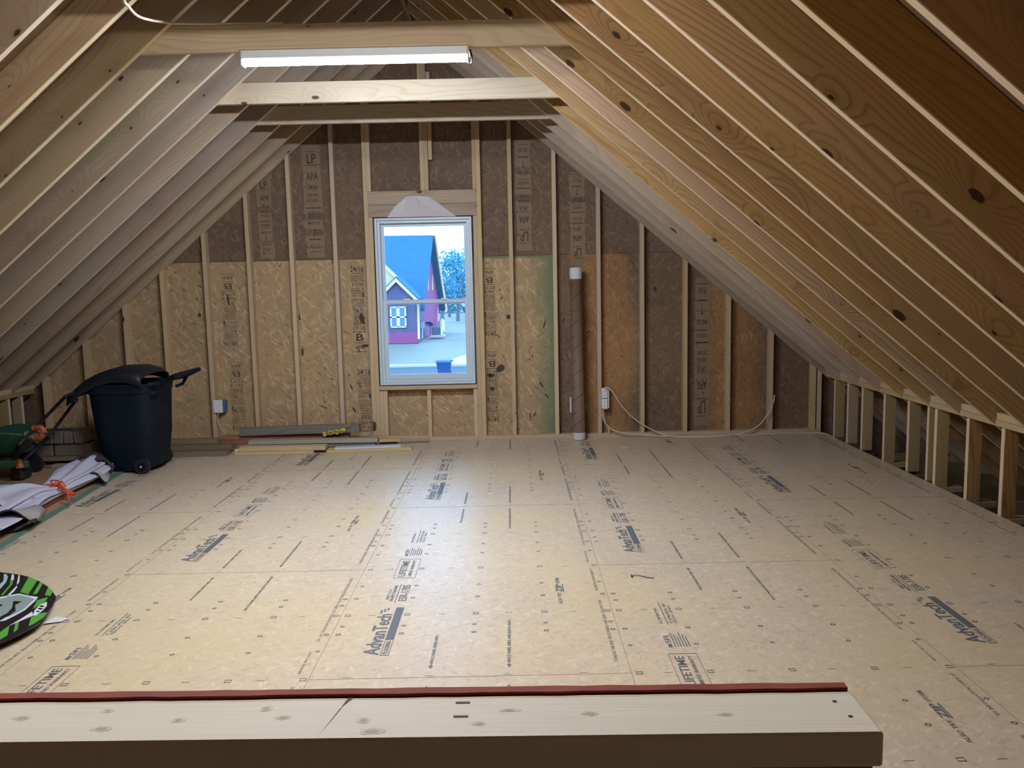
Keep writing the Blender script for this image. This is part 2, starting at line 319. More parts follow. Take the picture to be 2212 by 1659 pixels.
# floor
bm = bmesh.new(); box(bm, FX0, FX1, FY0, FY1, -.02, 0)
floor = tag(link('floor', bm, FLOORM), 'tan strand board subfloor with printed sheets', kind='structure')
bm = bmesh.new()
for k in range(-3, 3):
    x = SEAM_X0+SH*k
    if FX0 < x < FX1: box(bm, x-.0013, x+.0013, FY0, WY-.1, .0003, .0006)
    x1 = min(x+SH, FX1)
    y0 = SEAM_Y0 if k % 2 else SEAM_Y0+SH
    n = -3
    while n < 4:
        y = y0+2*SH*n; n += 1
        if FY0 < y < 7.8: box(bm, max(x, FX0), x1, y-.0016, y+.0016, .0003, .0006)
link('sheet_seam', bm, SEAM, floor)
def sheet_print(vmax):
    bm = bmesh.new(); Z0 = .0009
    def T(s, u0, u1, v0, v1, mi=0, bold=0.012):
        if v1 < vmax: text(bm, s, lambda a, b: (u1-b*(u1-u0), v0+a*(v1-v0), Z0), mi, bold)
    def R(u0, u1, v0, v1, mi=0):
        if v1 < vmax:
            f = bm.faces.new([bm.verts.new(p) for p in ((u0, v0, Z0), (u1, v0, Z0), (u1, v1, Z0), (u0, v1, Z0))]); f.material_index = mi
    def O(u0, u1, v0, v1, t, mi=0):
        R(u0, u1, v0, v0+t*1.6, mi); R(u0, u1, v1-t*1.6, v1, mi); R(u0, u0+t, v0, v1, mi); R(u1-t, u1, v0, v1, mi)
    # brand block, reading away along the sheet
    T('AdvanTech', .166, .232, .20, .62, bold=.022)
    for q in range(3): R(.172+.014*q, .180+.014*q, .628+.018*q, .668+.012*q)
    R(.238, .274, .345, .695); O(.238, .274, .195, .350, .003); T('FLOORING', .246, .266, .21, .335)
    T('BUILT TO A', .172, .186, .80, .93); T('HIGHER STANDARD', .192, .208, .775, .985); R(.2185, .2225, .75, 1.0); T('ESR-1785', .232, .272, .775, .985, bold=.01)
    O(.166, .279, 1.085, 1.378, .0022); T('LIFETIME', .186, .222, 1.11, 1.355, bold=.012); T('LIMITED WARRANTY', .238, .254, 1.11, 1.355)
    T('SFI', .176, .200, 1.475, 1.545, bold=.01); R(.182, .198, 1.435, 1.468)
    for q in range(6): R(.208+.0115*q, .2125+.0115*q, 1.44, 1.575-(q % 3)*.02)
    T('U.S. PATENT NO.', .186, .200, 1.67, 1.85); R(.2185, .2225, 1.66, 1.915); T('7,390,436 B2', .232, .248, 1.67, 1.90); T('TECH. SPEC.', .252, .264, 1.67, 1.88)
    T('ALSO TRY', .985, 1.003, .70, .84); T('ZIP', .980, 1.010, .85, .95, bold=.03); T('SYSTEM', .985, 1.003, .96, 1.04); R(1.013, 1.019, .85, .95)
    for u in (.453, .757):
        for v, s, Ln in ((.115, 1, .27+.14*(u > .6)), (2.325, -1, .27+.14*(u > .6))):
            a, b2 = (v, v+Ln) if s > 0 else (v-Ln, v)
            T('SPACE PANEL ENDS ONE EIGHTH INCH'[:22 if u < .6 else 32], u-.007, u+.007, a, b2)
            tip, st = (v-.045, v-.02) if s > 0 else (v+.045, v+.02)
            if max(tip, st) < vmax:
                f = bm.faces.new([bm.verts.new(p) for p in ((u-.010, st, Z0), (u+.010, st, Z0), (u, tip, Z0))][::1 if s < 0 else -1])
                R(u-.002, u+.002, min(st, v), max(st, v))
    T('TONGUE THIS SIDE  SPACE PANELS AND GLUE  FOLLOW CODE', 1.168, 1.183, .10, .74, 1); T('SEE INSTALLATION GUIDE AT', 1.168, 1.183, .86, 1.17, 1)
    T('MADE IN USA', 1.165, 1.176, 1.27, 1.46, 1); T('24 OC FLOOR RATED STURD I FLOOR EXPOSURE ONE', 1.168, 1.183, 1.56, 2.32, 1)
    # fastening marks
    for u in (.03, .298, .606, .915, 1.198):
        for v in (.406, .488, .610, .813, .975, 1.219, 1.463, 1.626, 1.829, 1.95, 2.032):
            if v+.02 > vmax: continue
            if abs(v % .61) < .01 or abs(v % .61-.61) < .01: O(u-.013, u+.013, v-.010, v+.012, .0026, 0)
            else:
                n = 8 if round(v/.4064*100) % 100 in (0, 99, 100) else 4
                ri = [bm.verts.new((u+.006*math.cos(q*2*math.pi/n), v+.006*math.sin(q*2*math.pi/n), Z0)) for q in range(n)]
                ro = [bm.verts.new((u+.012*math.cos(q*2*math.pi/n), v+.010*math.sin(q*2*math.pi/n), Z0)) for q in range(n)]
                for q in range(n): bm.faces.new((ri[q], ro[q], ro[(q+1) % n], ri[(q+1) % n]))
    for u in (.14, .453, .757, 1.04):
        for v in (.61, 1.219, 1.829, 0.012): R(u-.016, u+.016, v-.0018, v+.0018, 1)
    me = bpy.data.meshes.new('sheet_lettering'); bm.normal_update(); bm.to_mesh(me); bm.free(); me.materials.append(INK); me.materials.append(INKF); return me
PF, PH = sheet_print(9), sheet_print(1.15)
for k in range(-3, 3):
    if k == 2: continue
    x = SEAM_X0+SH*k; y0 = SEAM_Y0 if k % 2 else SEAM_Y0+SH
    for n in range(-1, 3):
        y = y0+2*SH*n
        if y > 7.4 or (k == -3 and n < 0): continue
        if y < .3: continue
        full = y+2*SH < 7.95
        o = bpy.data.objects.new('sheet_lettering', PF if full else PH); COL.objects.link(o); o.location = (x, y, 0); o.parent = floor
# wall sheathing at the gable
WIN = (-1.2545, -.3555, .5455, 2.0995)
wb = tag(bpy.data.objects.new('wall_back', None), 'gable wall of strand board sheathing', kind='structure'); COL.objects.link(wb)
def clip(poly2, a, b, c):
    out = []
    for i, p in enumerate(poly2):
        q = poly2[(i+1) % len(poly2)]; dp, dq = a*p[0]+b*p[1]-c, a*q[0]+b*q[1]-c
        if dp <= 0: out.append(p)
        if (dp < 0 < dq) or (dq < 0 < dp):
            t = dp/(dp-dq); out.append((p[0]+t*(q[0]-p[0]), p[1]+t*(q[1]-p[1])))
    return out
def panel(x0, x1, z0, z1, mat, yb=0.0, nm='sheathing_panel'):
    bm = bmesh.new(); x0 += .0015; x1 -= .0015; z0 += .001; z1 -= .001
    w = WIN; xs = sorted({x0, x1, *[v for v in w[:2] if x0 < v < x1]}); zs = sorted({z0, z1, *[v for v in w[2:] if z0 < v < z1]})
    for xa, xb in zip(xs, xs[1:]):
        for za, zb in zip(zs, zs[1:]):
            cx, cz = (xa+xb)/2, (za+zb)/2
            if w[0] < cx < w[1] and w[2] < cz < w[3]: continue
            p = [(xa, za), (xb, za), (xb, zb), (xa, zb)]
            top = ZR+.243
            p = clip(p, SL, 1, top+SL*XC); p = clip(p, -SL, 1, top-SL*XC)
            if len(p) > 2: poly(bm, [(q[0], WY+yb, q[1]) for q in p], depth=(0, .011, 0))
    if bm.faces: bmesh.ops.recalc_face_normals(bm, faces=bm.faces); link(nm, bm, mat, wb)
    else: bm.free()
XE = [-5.686, -4.467, -3.247, -2.028, -.809, .4105, 1.6297, 2.849, 4.068]
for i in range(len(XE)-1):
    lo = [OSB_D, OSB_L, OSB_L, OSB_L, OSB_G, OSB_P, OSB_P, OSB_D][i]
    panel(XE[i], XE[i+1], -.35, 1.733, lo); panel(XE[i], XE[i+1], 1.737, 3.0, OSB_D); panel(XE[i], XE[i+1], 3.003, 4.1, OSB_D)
panel(-6.2, 4.6, -.45, 4.2, SEAM, .0115, 'outer_layer')
# stamped lettering on the sheathing
PATCH = plain('planed_osb_patch', (.255, .175, .11), .8, var=.25, scale=22)
def strip(x0, x1, z0, z1, flip, items, faint=False, patch=False):
    if patch:
        rr = random.Random(int(x0*100)); bm = bmesh.new(); z = z0-.02
        while z < z1:
            zz = min(z+rr.uniform(.08, .3), z1+.02)
            bm.faces.new([bm.verts.new((x, WY-.0006, y)) for x, y in ((x0-.012+rr.uniform(-.01, .01), z), (x1+.012+rr.uniform(-.01, .01), z), (x1+.012+rr.uniform(-.01, .01), zz-.01), (x0-.012+rr.uniform(-.01, .01), zz-.01))]); z = zz+rr.choice((0, 0, .05))
        link('lighter_patch', bm, PATCH, wb)
    bm = bmesh.new(); yy = WY-.0012
    for s, a0, a1, h0, h1 in items:
        if flip: fn = lambda a, b: (x1-(a0+a*(a1-a0))*(x1-x0), yy, z1-(h0+b*(h1-h0))*(z1-z0))
        else: fn = lambda a, b: (x0+(a0+a*(a1-a0))*(x1-x0), yy, z0+(h0+b*(h1-h0))*(z1-z0))
        if s == '_':
            bm.faces.new([bm.verts.new(fn(a, b)) for a, b in ((0, 0), (1, 0), (1, 1), (0, 1))])
        else: text(bm, s, fn, 0, .012)
    # faint paint-filled backing is not printed: only ink
    return link('stamped_lettering', bm, INKWF if faint else INKW, wb)
def stamp(variant):
    r = random.Random(variant); it = []
    it += [('24/16', .02, .98, .90, .955), ('_', 0, 1, .885, .889)]
    h = .868
    for s in ('RATED SHEATHING', 'EXPOSURE 1', 'SIZED FOR SPACING'): it.append((s, .05, .97, h-.014, h)); h -= .020
    it += [('_', 0, 1, h, h+.003), ('8', .12, .26, h-.045, h-.012), ('FT NOMINAL', .34, .95, h-.024, h-.012), ('PS 2-10', .34, .9, h-.045, h-.032)]; h -= .062
    for s in ('PANEL GRADE WALL', 'ROOF SUBFLOOR'): it.append((s, .03, .97, h-.013, h)); h -= .018
    it += [('_', 0, 1, h, h+.003), ('1', .82, .95, h-.055, h-.008), ('THICKNESS 0.418', .05, .75, h-.022, h-.010), ('STRENGTH AXIS', .05, .75, h-.045, h-.032)]; h -= .07
    for s in ('THIS SIDE DOWN', 'LATEST CODES', 'BUILDING BOARD', 'CONSTRUCTION', 'INSPECTED MILL', 'HUD UM 40', 'SPACE 1/8 INCH'):
        it.append((s, .04+r.random()*.05, .9+r.random()*.07, h-.014, h)); h -= .021
    it += [('_', 0, 1, h, h+.003), ('502-', .15, .98, h-.05, h-.012), ('_', 0, 1, h-.062, h-.059)]; h -= .075
    it += [('2019', .08, .95, h-.035, h), ('07 15', .05, .95, h-.085, h-.048), ('_', 0, 1, h-.105, h-.099)]; h -= .12
    it += [('B', .25, .80, h-.07, h), ('_', .1, .9, h-.09, h-.086), ('APA', .15, .85, h-.155, h-.115), ('_', 0, 1, h-.18, h-.175)]
    return it
S1 = stamp(1)
strip(-1.515, -1.385, .745, 1.71, False, S1); strip(-1.490, -1.360, -.20+.0, .735, False, [q for q in S1 if q[3] > .30])
strip(-2.745, -2.60, .90, 1.72, True, S1, True); strip(-2.715, -2.57, .09, .88, True, S1, True)
strip(-.262, -.145, .95, 1.71, True, S1); strip(-.255, -.138, .12, .93, True, S1)
SL2 = [('LP', .2, .8, .84, .93), ('_', .12, .88, .82, .825), ('_', .12, .88, .945, .95), ('APA', .12, .9, .69, .76), ('24/16', .2, .85, .60, .65), ('SHEATHING', .1, .9, .54, .57), ('EXPOSURE 1', .1, .9, .49, .52),
       ('_', 0, 1, .43, .44), ('NORTH', .1, .9, .37, .40), ('_', .1, .9, .35, .355), ('MADE USA', .1, .9, .28, .31), ('7', .42, .58, .16, .24), ('_', .1, .9, .14, .15), ('PS 2-10', .2, .8, .06, .10), ('_', .1, .9, .03, .035)]
strip(-2.34, -2.23, 1.78, 2.52, False, SL2, patch=True); strip(-1.90, -1.76, 1.78, 2.78, False, SL2, patch=True)
strip(.075, .195, 1.80, 2.78, True, SL2, patch=True); strip(.575, .69, 1.66, 2.48, True, SL2, patch=True); strip(1.745, 1.865, .10, 1.48, True, SL2, patch=True)
# dark marker scribbles and resin flecks on the sheathing
bm = bmesh.new()
def fleck(x, z, w, h, ang):
    ca, sa = math.cos(ang), math.sin(ang); n = 7
    bm.faces.new([bm.verts.new((x+ca*w*math.cos(q*2*math.pi/n)*random.uniform(.6, 1)-sa*h*math.sin(q*2*math.pi/n)*random.uniform(.5, 1), WY-.0015, z+sa*w*math.cos(q*2*math.pi/n)+ca*h*math.sin(q*2*math.pi/n)*random.uniform(.6, 1))) for q in range(n)])
for (x, z, w, h, a) in [(-2.02, 1.215, .018, .05, .3), (-2.0, .87, .018, .055, -.1), (-2.96, 1.24, .02, .025, 0), (-1.42, 1.17, .03, .07, .2), (-1.40, .915, .045, .02, 0), (-.115, .67, .055, .045, .3), (-.21, .61, .05, .03, 0), (-.20, .48, .03, .03, 0), (-2.86, .165, .02, .02, 0),
                        (.005, 1.61, .012, .05, .1), (-.03, 1.16, .025, .03, 0), (.31, 1.09, .008, .06, -.3), (-1.55, .52, .01, .04, .4), (-1.53, .30, .012, .045, .5), (.16, .2, .01, .05, .15), (.20, .22, .01, .04, -.4), (.27, .51, .01, .04, .6), (.32, .40, .01, .05, .8), (-.28, 1.56, .03, .02, .0), (1.36, 1.40, .02, .03, 0), (-2.68, 1.39, .012, .08, .05), (-1.83, .34, .05, .006, -.4)]: fleck(x, z, w, h, a)
for _ in range(150):
    x = random.uniform(-3.3, 2.8); z = random.uniform(.1, 2.6)
    if WIN[0]-.1 < x < WIN[1]+.1 and WIN[2]-.05 < z < WIN[3]+.3 or z > zu(x)-.1: continue
    fleck(x, z, random.uniform(.003, .007), random.uniform(.01, .03), random.uniform(-1, 1))
link('resin_fleck_mark', bm, INKW, wb)['kind'] = 'stuff'
# roof decking
for side, nm in ((-1, 'ceiling_left'), (1, 'ceiling_right')):
    bm = bmesh.new(); e = XC+side*5.0; off = .184*math.sqrt(1+SL*SL)+.002
    p = [(XC, ZR+off), (e, zu(e)+off), (e, zu(e)+off+.015), (XC, ZR+off+.015)]
    poly(bm, [(x, FY0, z) for x, z in p], depth=(0, 8.13-FY0, 0)); bmesh.ops.recalc_face_normals(bm, faces=bm.faces)
    tag(link(nm, bm, OSB_DECK), 'strand board roof decking above the rafters', kind='structure')
bm = bmesh.new(); poly(bm, [(XC-5, -1.60, -.5), (XC+5, -1.60, -.5), (XC+5, -1.60, zu(XC+5)+.3), (XC, -1.60, 4.0), (XC-5, -1.60, zu(XC-5)+.3)], depth=(0, -.012, 0))
bmesh.ops.recalc_face_normals(bm, faces=bm.faces)
tag(link('wall_front', bm, OSB_D), 'sheathed wall behind the viewpoint', kind='structure')
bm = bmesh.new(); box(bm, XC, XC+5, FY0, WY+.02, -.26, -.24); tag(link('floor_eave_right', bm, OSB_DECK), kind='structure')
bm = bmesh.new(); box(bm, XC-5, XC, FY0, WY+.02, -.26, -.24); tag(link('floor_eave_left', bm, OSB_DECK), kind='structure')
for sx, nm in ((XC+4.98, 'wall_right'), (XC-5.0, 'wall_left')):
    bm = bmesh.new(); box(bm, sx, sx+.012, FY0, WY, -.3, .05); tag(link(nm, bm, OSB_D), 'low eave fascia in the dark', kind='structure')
# ridge board
o = board('ridge_board', (XC, .6, ZR+.13), (XC, 7.86, ZR+.13), .24, .03, (0, 0, 1), PINE)
tag(o, 'ridge board running along the peak of the roof', 'board')

# rafters
def rafter(k, side, yc):
    x0 = XC+side*.018; x1 = XC+side*4.75; h = .184*math.sqrt(1+SL*SL)
    ca = 1/math.sqrt(1+SL*SL); sa = SL*ca
    org = Vector((x0, yc, zu(x0)))
    ex = Vector((side*ca, 0, -sa)); ez = Vector((side*sa, 0, ca)); ey = ez.cross(ex)
    M = Matrix(((ex.x, ey.x, ez.x, org.x), (ex.y, ey.y, ez.y, org.y), (ex.z, ey.z, ez.z, org.z), (0, 0, 0, 1))); Mi = M.inverted()
    bm = bmesh.new()
    pts = [(x0, zu(x0)), (x1, zu(x1)), (x1, zu(x1)+h), (x0, zu(x0)+h)]
    poly(bm, [Mi @ Vector((x, yc-.019, z)) for x, z in pts], depth=Mi.to_3x3() @ Vector((0, .038, 0)))
    bmesh.ops.recalc_face_normals(bm, faces=bm.faces)
    bmesh.ops.bevel(bm, geom=list(bm.edges), offset=.003, segments=1, affect='EDGES')
    bm.normal_update()
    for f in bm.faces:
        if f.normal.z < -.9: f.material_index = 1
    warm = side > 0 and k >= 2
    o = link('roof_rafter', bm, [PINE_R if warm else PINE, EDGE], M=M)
    sd = 'right' if side > 0 else 'left'
    if k == -2: lab = f'pine rafter of the {sd} slope tight against the gable wall'
    else: lab = f'{"warm orange" if warm else "pale"} pine rafter of the {sd} slope, {ORD[k+2]} one out from the gable wall rafter'
    tag(o, lab, 'rafter', f'rafters of the {sd} roof slope')
for k in range(-2, 14):
    yc = 7.10-.4064*k if k > -2 else 7.868
    for s in (-1, 1): rafter(k, s, yc)
# collar ties, each nailed to the far face of a rafter pair
def tie(yc, label, zb=2.745):
    z0 = zb; zt = zb+.14
    hb = (ZR-z0)/SL+.10; 
    bm = bmesh.new(); ht = (ZR+.22-zt)/SL; hb = (ZR+.22-z0)/SL-.02
    poly(bm, [(-hb, -.019, -.07), (hb, -.019, -.07), (ht, -.019, .07), (-ht, -.019, .07)], depth=(0, .038, 0))
    bmesh.ops.recalc_face_normals(bm, faces=bm.faces); bmesh.ops.bevel(bm, geom=list(bm.edges), offset=.003, segments=1, affect='EDGES')
    tag(link('collar_tie', bm, TIE, M=Matrix.Translation((XC, yc, zb+.07))), label, 'beam', 'collar ties across the attic')
tie(4.700, 'pine collar tie directly above the lit strip light')
tie(5.919, 'bright pine collar tie with a black knot, just beyond the strip light', 2.733)
tie(6.732, 'pine collar tie nearest the gable wall, above the window', 2.748)
tie(3.481, 'collar tie overhead, out of the picture towards the viewer')
tie(2.668, 'collar tie overhead carrying the second strip light')

# strip lights
def strip_light(loc, lens, label):
    t = thing('strip_light', label, 'light', loc, group='strip lights under the collar ties')
    T = Matrix.Translation(loc); h = .603
    bm = bmesh.new(); box(bm, -h, h, -.040, .040, -.012, .034, bev=.004); link('housing', bm, METAL, t, T)
    bm = bmesh.new(); n = 14; r0 = []; r1 = []
    for q in range(n+1):
        a = math.pi*q/n; y, z = -.030*math.cos(a), -.0125-.028*math.sin(a)
        r0.append(bm.verts.new((-h+.008, y, z))); r1.append(bm.verts.new((h-.008, y, z)))
    for q in range(n): bm.faces.new((r0[q], r0[q+1], r1[q+1], r1[q]))
    bm.faces.new(r0); bm.faces.new(list(reversed(r1))); bm.faces.new((r0[0], r1[0], r1[-1], r0[-1]))
    bmesh.ops.recalc_face_normals(bm, faces=bm.faces)
    link('diffuser', bm, lens, t, T)['label'] = 'glowing white diffuser'
    for s in (-1, 1):
        bm = bmesh.new(); box(bm, s*h-.004, s*h+.004, -.034, .034, -.042, .034, bev=.003); link('end_cap', bm, WPLAS, t, T)
    o = board('mounting_board', (loc[0]-h-.012, loc[1]+.082, loc[2]+.0415), (loc[0]+h+.006, loc[1]+.082, loc[2]+.0415), .25, .013, (0, 1, 0), TIE, t)
    bm = bmesh.new(); tube(bm, [(h+.01, .05, .034), (h+.018, .05, .0), (h+.016, .06, -.03), (h+.002, .06, -.035)], .006, 6); link('pull_hook', bm, BLACK, t, T)
strip_light((-.808, 4.640, 2.697), LENS_A, 'long white lit strip light hanging below the nearest visible collar tie')
strip_light((-.70, 2.612, 2.697), LENS_B, 'second white strip light overhead, nearer than the picture shows')

# gable wall studs
def vstud(x0, x1, z0, z1, label, name='wall_stud', cut=False, group='studs of the gable wall', mat=None):
    y0, y1 = 7.831, WY-.0005
    xc = (x0+x1)/2; Ln = z1-z0
    bm = bmesh.new(); box(bm, -Ln/2, Ln/2, -(y1-y0)/2, (y1-y0)/2, -(x1-x0)/2, (x1-x0)/2)
    M = frame(Vector((xc, (y0+y1)/2, z0)), Vector((xc, (y0+y1)/2, z1)), Vector((1, 0, 0)))
    if cut:
        for v in bm.verts:
            if v.co.x > 0: v.co.x += (zu(xc+v.co.z)-zu(xc))
    bmesh.ops.bevel(bm, geom=list(bm.edges), offset=.002, segments=1, affect='EDGES')
    return tag(link(name, bm, mat or STUD, M=M), label, 'stud', group)
lx = [-1.628, -2.037, -2.439, -2.850, -3.260, -3.630, -4.030, -4.440]
for i, x in enumerate(lx):
    extra = ['', '', '', ' with the switch box', ' beside the bin', '', '', ''][i]
    vstud(x-.019, x+.019, .038, zu(x), f'gable wall stud left of the window, {ORD[i+1]} past the window studs{extra}', cut=True)
for i in range(8):
    x = .006+.4064*i
    vstud(x-.019, x+.019, .038, zu(x), f'gable wall stud right of the window, {ORD[i+1]} past the doubled window studs', cut=True)
vstud(2.885, 2.923, .038, zu(2.904), 'last corner stud of the gable wall beside the right knee wall', cut=True)
vstud(-1.345, -1.307, .038, zu(-1.326), 'tall king stud on the left side of the window', cut=True)
vstud(-.302, -.262, .038, zu(-.28), 'tall king stud on the right side of the window', cut=True)
vstud(-1.3065, -1.269, .038, 2.108, 'trimmer stud under the left end of the window header')
vstud(-.340, -.3025, .038, 2.108, 'trimmer stud under the right end of the window header')
vstud(-1.3065, -1.2725, 2.346, zu(-1.29), 'short stud above the left end of the window header', cut=True)
vstud(-.3365, -.3025, 2.346, zu(-.32), 'short stud above the right end of the window header', cut=True)
vstud(-.815, -.7775, 2.346, 3.62, 'middle short stud standing on the window header')
vstud(-.777, -.7395, 2.346, 3.62, 'short stud doubled against the middle one above the header')
o = board('nailing_block', (-.7185, 7.86, 2.62), (-.7185, 7.86, 3.4), .036, .055, (1, 0, 0), STUD); tag(o, 'short wood block nailed beside the middle stud high above the window', 'block')
vstud(-1.2685, -1.232, .038, .50, 'left cripple stud under the window sill')
vstud(-1.2315, -1.195, .038, .50, 'second cripple stud under the left end of the sill')
vstud(-.818, -.780, .038, .50, 'middle cripple stud under the window sill')
vstud(-.378, -.3405, .038, .50, 'right cripple stud under the window sill')
for z0, z1, tt in ((2.109, 2.222, 'lower'), (2.223, 2.345, 'upper')):
    o = board('window_header', (-1.3065, 7.872, (z0+z1)/2), (-.3025, 7.872, (z0+z1)/2), z1-z0-.001, .085, (0, 0, 1), PINE)
    tag(o, f'{tt} pine header board over the window opening', 'header', 'header boards over the window')
o = board('window_sill_board', (-1.2685, 7.86, .519), (-.3405, 7.86, .519), .036, .105, (0, 0, 1), STUD); tag(o, 'rough pine sill board under the window', 'sill')
o = board('bottom_plate', (-4.53, 7.875, .019), (2.925, 7.875, .019), .038, .088, (0, 0, 1), STUD); tag(o, 'pine bottom plate along the foot of the gable wall', 'plate')

# white building wrap folded over the header
bm = bmesh.new(); yy = 7.827
P = [(-1.133, 2.105), (-1.056, 2.204), (-.946, 2.290), (-.86, 2.296), (-.742, 2.287), (-.641, 2.215), (-.495, 2.103)]
vs = [bm.verts.new((x, yy-.004*(i % 2), z)) for i, (x, z) in enumerate(P)]
c = [bm.verts.new((x, yy-(.008, .030, .006, .022, .006)[i], z)) for i, (x, z) in enumerate([(-.98, 2.14), (-.835, 2.175), (-.83, 2.25), (-.68, 2.15), (-.80, 2.106)])]
for q in ((vs[0], vs[1], c[0]), (vs[1], vs[2], c[0]), (vs[2], c[1], c[0]), (vs[2], vs[3], c[1]), (vs[3], c[2], c[1]), (vs[3], vs[4], c[2]), (vs[4], c[3], c[2]), (c[2], c[3], c[1]), (vs[4], vs[5], c[3]), (vs[5], vs[6], c[3]), (vs[6], c[4], c[3]), (c[3], c[4], c[1]), (c[1], c[4], c[0]), (c[4], vs[0], c[0])): bm.faces.new(q)
bmesh.ops.recalc_face_normals(bm, faces=bm.faces)
o = link('house_wrap', bm, plain('pale_house_wrap', (.60, .57, .60), .5, var=.06)); md = o.modifiers.new('t', 'SOLIDIFY'); md.thickness = .0015
tag(o, 'torn pale house wrap folded over the header above the window', 'wrap')

# ---------------------------------------------------------------- window_1
w1 = tag(bpy.data.objects.new('window_1', None), 'white vinyl double hung window', kind='structure'); COL.objects.link(w1); w1.location = (-.805, 7.86, 1.32)
def ring(name, x0, x1, z0, z1, w, y0, y1, parent=w1, wb_=None, mat=WHITE, wt=None):
    bm = bmesh.new(); wb2 = wb_ or w; wt2 = wt or w
    box(bm, x0, x0+w, y0, y1, z0, z1, bev=.003); box(bm, x1-w, x1, y0, y1, z0, z1, bev=.003)
    box(bm, x0+w-.001, x1-w+.001, y0, y1, z0, z0+wb2, bev=.003); box(bm, x0+w-.001, x1-w+.001, y0, y1, z1-wt2, z1, bev=.003)
    return link(name, bm, mat, parent)
ring('window_frame', -1.255, -.355, .545, 2.100, .022, 7.822, 7.93)
ring('window_stop', -1.233, -.377, .567, 2.078, .026, 7.845, 7.93)
us = ring('upper_sash', -1.207, -.403, 1.30, 2.052, .028, 7.895, 7.92)
ls = ring('lower_sash', -1.207, -.403, .593, 1.345, .036, 7.862, 7.888, wb_=.05)
m_, nt_, b_ = nmat('window_glass'); nt_.nodes.remove(b_)
tr = N(nt_, 'BsdfTransparent'); gl = N(nt_, 'BsdfGlossy'); gl.inputs['Roughness'].default_value = .02; tr.inputs[0].default_value = (1, 1, 1, 1)
fr = N(nt_, 'Fresnel'); ms = N(nt_, 'MixShader'); L(nt_, fr.outputs[0], ms.inputs[0]); L(nt_, tr.outputs[0], ms.inputs[1]); L(nt_, gl.outputs[0], ms.inputs[2]); L(nt_, ms.outputs[0], nt_.nodes['Material Output'].inputs[0])
bm = bmesh.new(); box(bm, -1.18, -.43, 7.905, 7.908, 1.325, 2.027); link('glass_pane', bm, m_, us)
bm = bmesh.new(); box(bm, -1.172, -.438, 7.873, 7.876, .640, 1.312); link('glass_pane', bm, m_, ls)
bm = bmesh.new()
for x in (-.98, -.63): box(bm, x-.03, x+.03, 7.850, 7.866, 1.338, 1.356, bev=.003)
link('sash_lock', bm, WPLAS, ls)

# ---------------------------------------------------------------- knee walls
def knee(side):
    xf = 2.905 if side > 0 else 2*XC-2.905; xb = xf+side*.089; sd = 'right' if side > 0 else 'left'; xm = (xf+xb)/2
    ys = [7.60, 7.30, 6.995, 6.575, 6.17, 5.875, 5.765, 5.355, 4.965, 4.56, 4.15, 3.74] if side > 0 else [7.62, 7.42, 7.02, 6.61, 6.2, 5.8, 5.39]
    for i, y in enumerate(ys):
        t = .030 if y in (5.875,) else .037
        low = side > 0 and y in (6.575, 5.765, 5.355, 4.965, 4.56, 4.15)
        lab = f'knee wall post on the {sd} side, {ORD[i+1]} from the gable wall'
        o = board('knee_wall_post', (xm+(side*.052 if side > 0 else 0), y, .001 if not low else -.018), (xm+(side*.052 if side > 0 else 0), y, .540), .088, t, (1, 0, 0), POST if i < 7 or side < 0 else PINE_R)
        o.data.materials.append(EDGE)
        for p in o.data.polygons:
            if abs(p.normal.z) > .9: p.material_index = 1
        tag(o, lab, 'post', f'posts of the {sd} knee wall')
        if low:
            o = board('bearing_block', (FX1+.002, y+.02, -.038), (FX1+.20, y+.02, -.038), .038, .088, (0, 0, 1), POST); tag(o, f'flat wood block under the {ORD[i+1]} post of the right knee wall', 'block', 'bearing blocks under the right knee wall')
    xo = .052 if side > 0 else 0
    o = board('top_plate', (xm+xo, 2.4 if side > 0 else 4.6, .5595), (xm+xo, 7.83, .5595), .088, .037, (1, 0, 0), POST if side < 0 else STUD)
    tag(o, f'long pine top plate of the {sd} knee wall', 'plate')
    kk = [k for k in range(-1, 11 if side > 0 else 6)]
    for n, k in enumerate(kk):
        ya, yb = 7.10-.4064*k+.021, 7.10-.4064*(k-1)-.021
        if yb > 7.845: yb = 7.845
        o = board('blocking', (xm+xo, ya, .601), (xm+xo, yb, .601), .080, .044, (1, 0, 0), STUD)
        tag(o, f'wood block between rafters on the {sd} knee wall plate, {ORD[n+1]} from the gable', 'block', f'blocks on the {sd} knee wall plate')
knee(1); knee(-1)
# floor joist ends in the dark eave
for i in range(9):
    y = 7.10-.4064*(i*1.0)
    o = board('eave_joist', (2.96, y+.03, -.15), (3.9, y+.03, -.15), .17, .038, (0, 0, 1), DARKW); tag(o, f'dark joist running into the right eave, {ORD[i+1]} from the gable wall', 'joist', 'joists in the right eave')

# ---------------------------------------------------------------- stair guard in the foreground
g = thing('stair_guard', 'low framed stair guard in the foreground with a whitish flat top board', 'guard', (-.5, .85, 0))
PX0, PX1 = -2.3, .372
def gb(name, a, b, w, t, up, mat): return board(name, a, b, w, t, up, mat, g, bev=.0025)
board('top_board', (PX0, .8475, .981), (PX1, .8475, .981), .089, .038, (0, 1, 0), CREAM, g, bev=.0025)
gb('under_plate', (PX0, .852, .943), (PX1-.006, .852, .943), .037, .080, (0, 0, 1), DARKW)
gb('bottom_plate', (PX0, .8475, .019), (PX1, .8475, .019), .038, .089, (0, 0, 1), STUD)
for i in range(7):
    x = .35-.4064*i; gb('guard_stud', (x, .8475, .038), (x, .8475, .924), .038, .089, (1, 0, 0), STUD)
bm = bmesh.new(); box(bm, PX0, PX1-.003, .8925, .9045, .0, .999, 0, 0)
rs = random.Random(4); n = 90
top = []
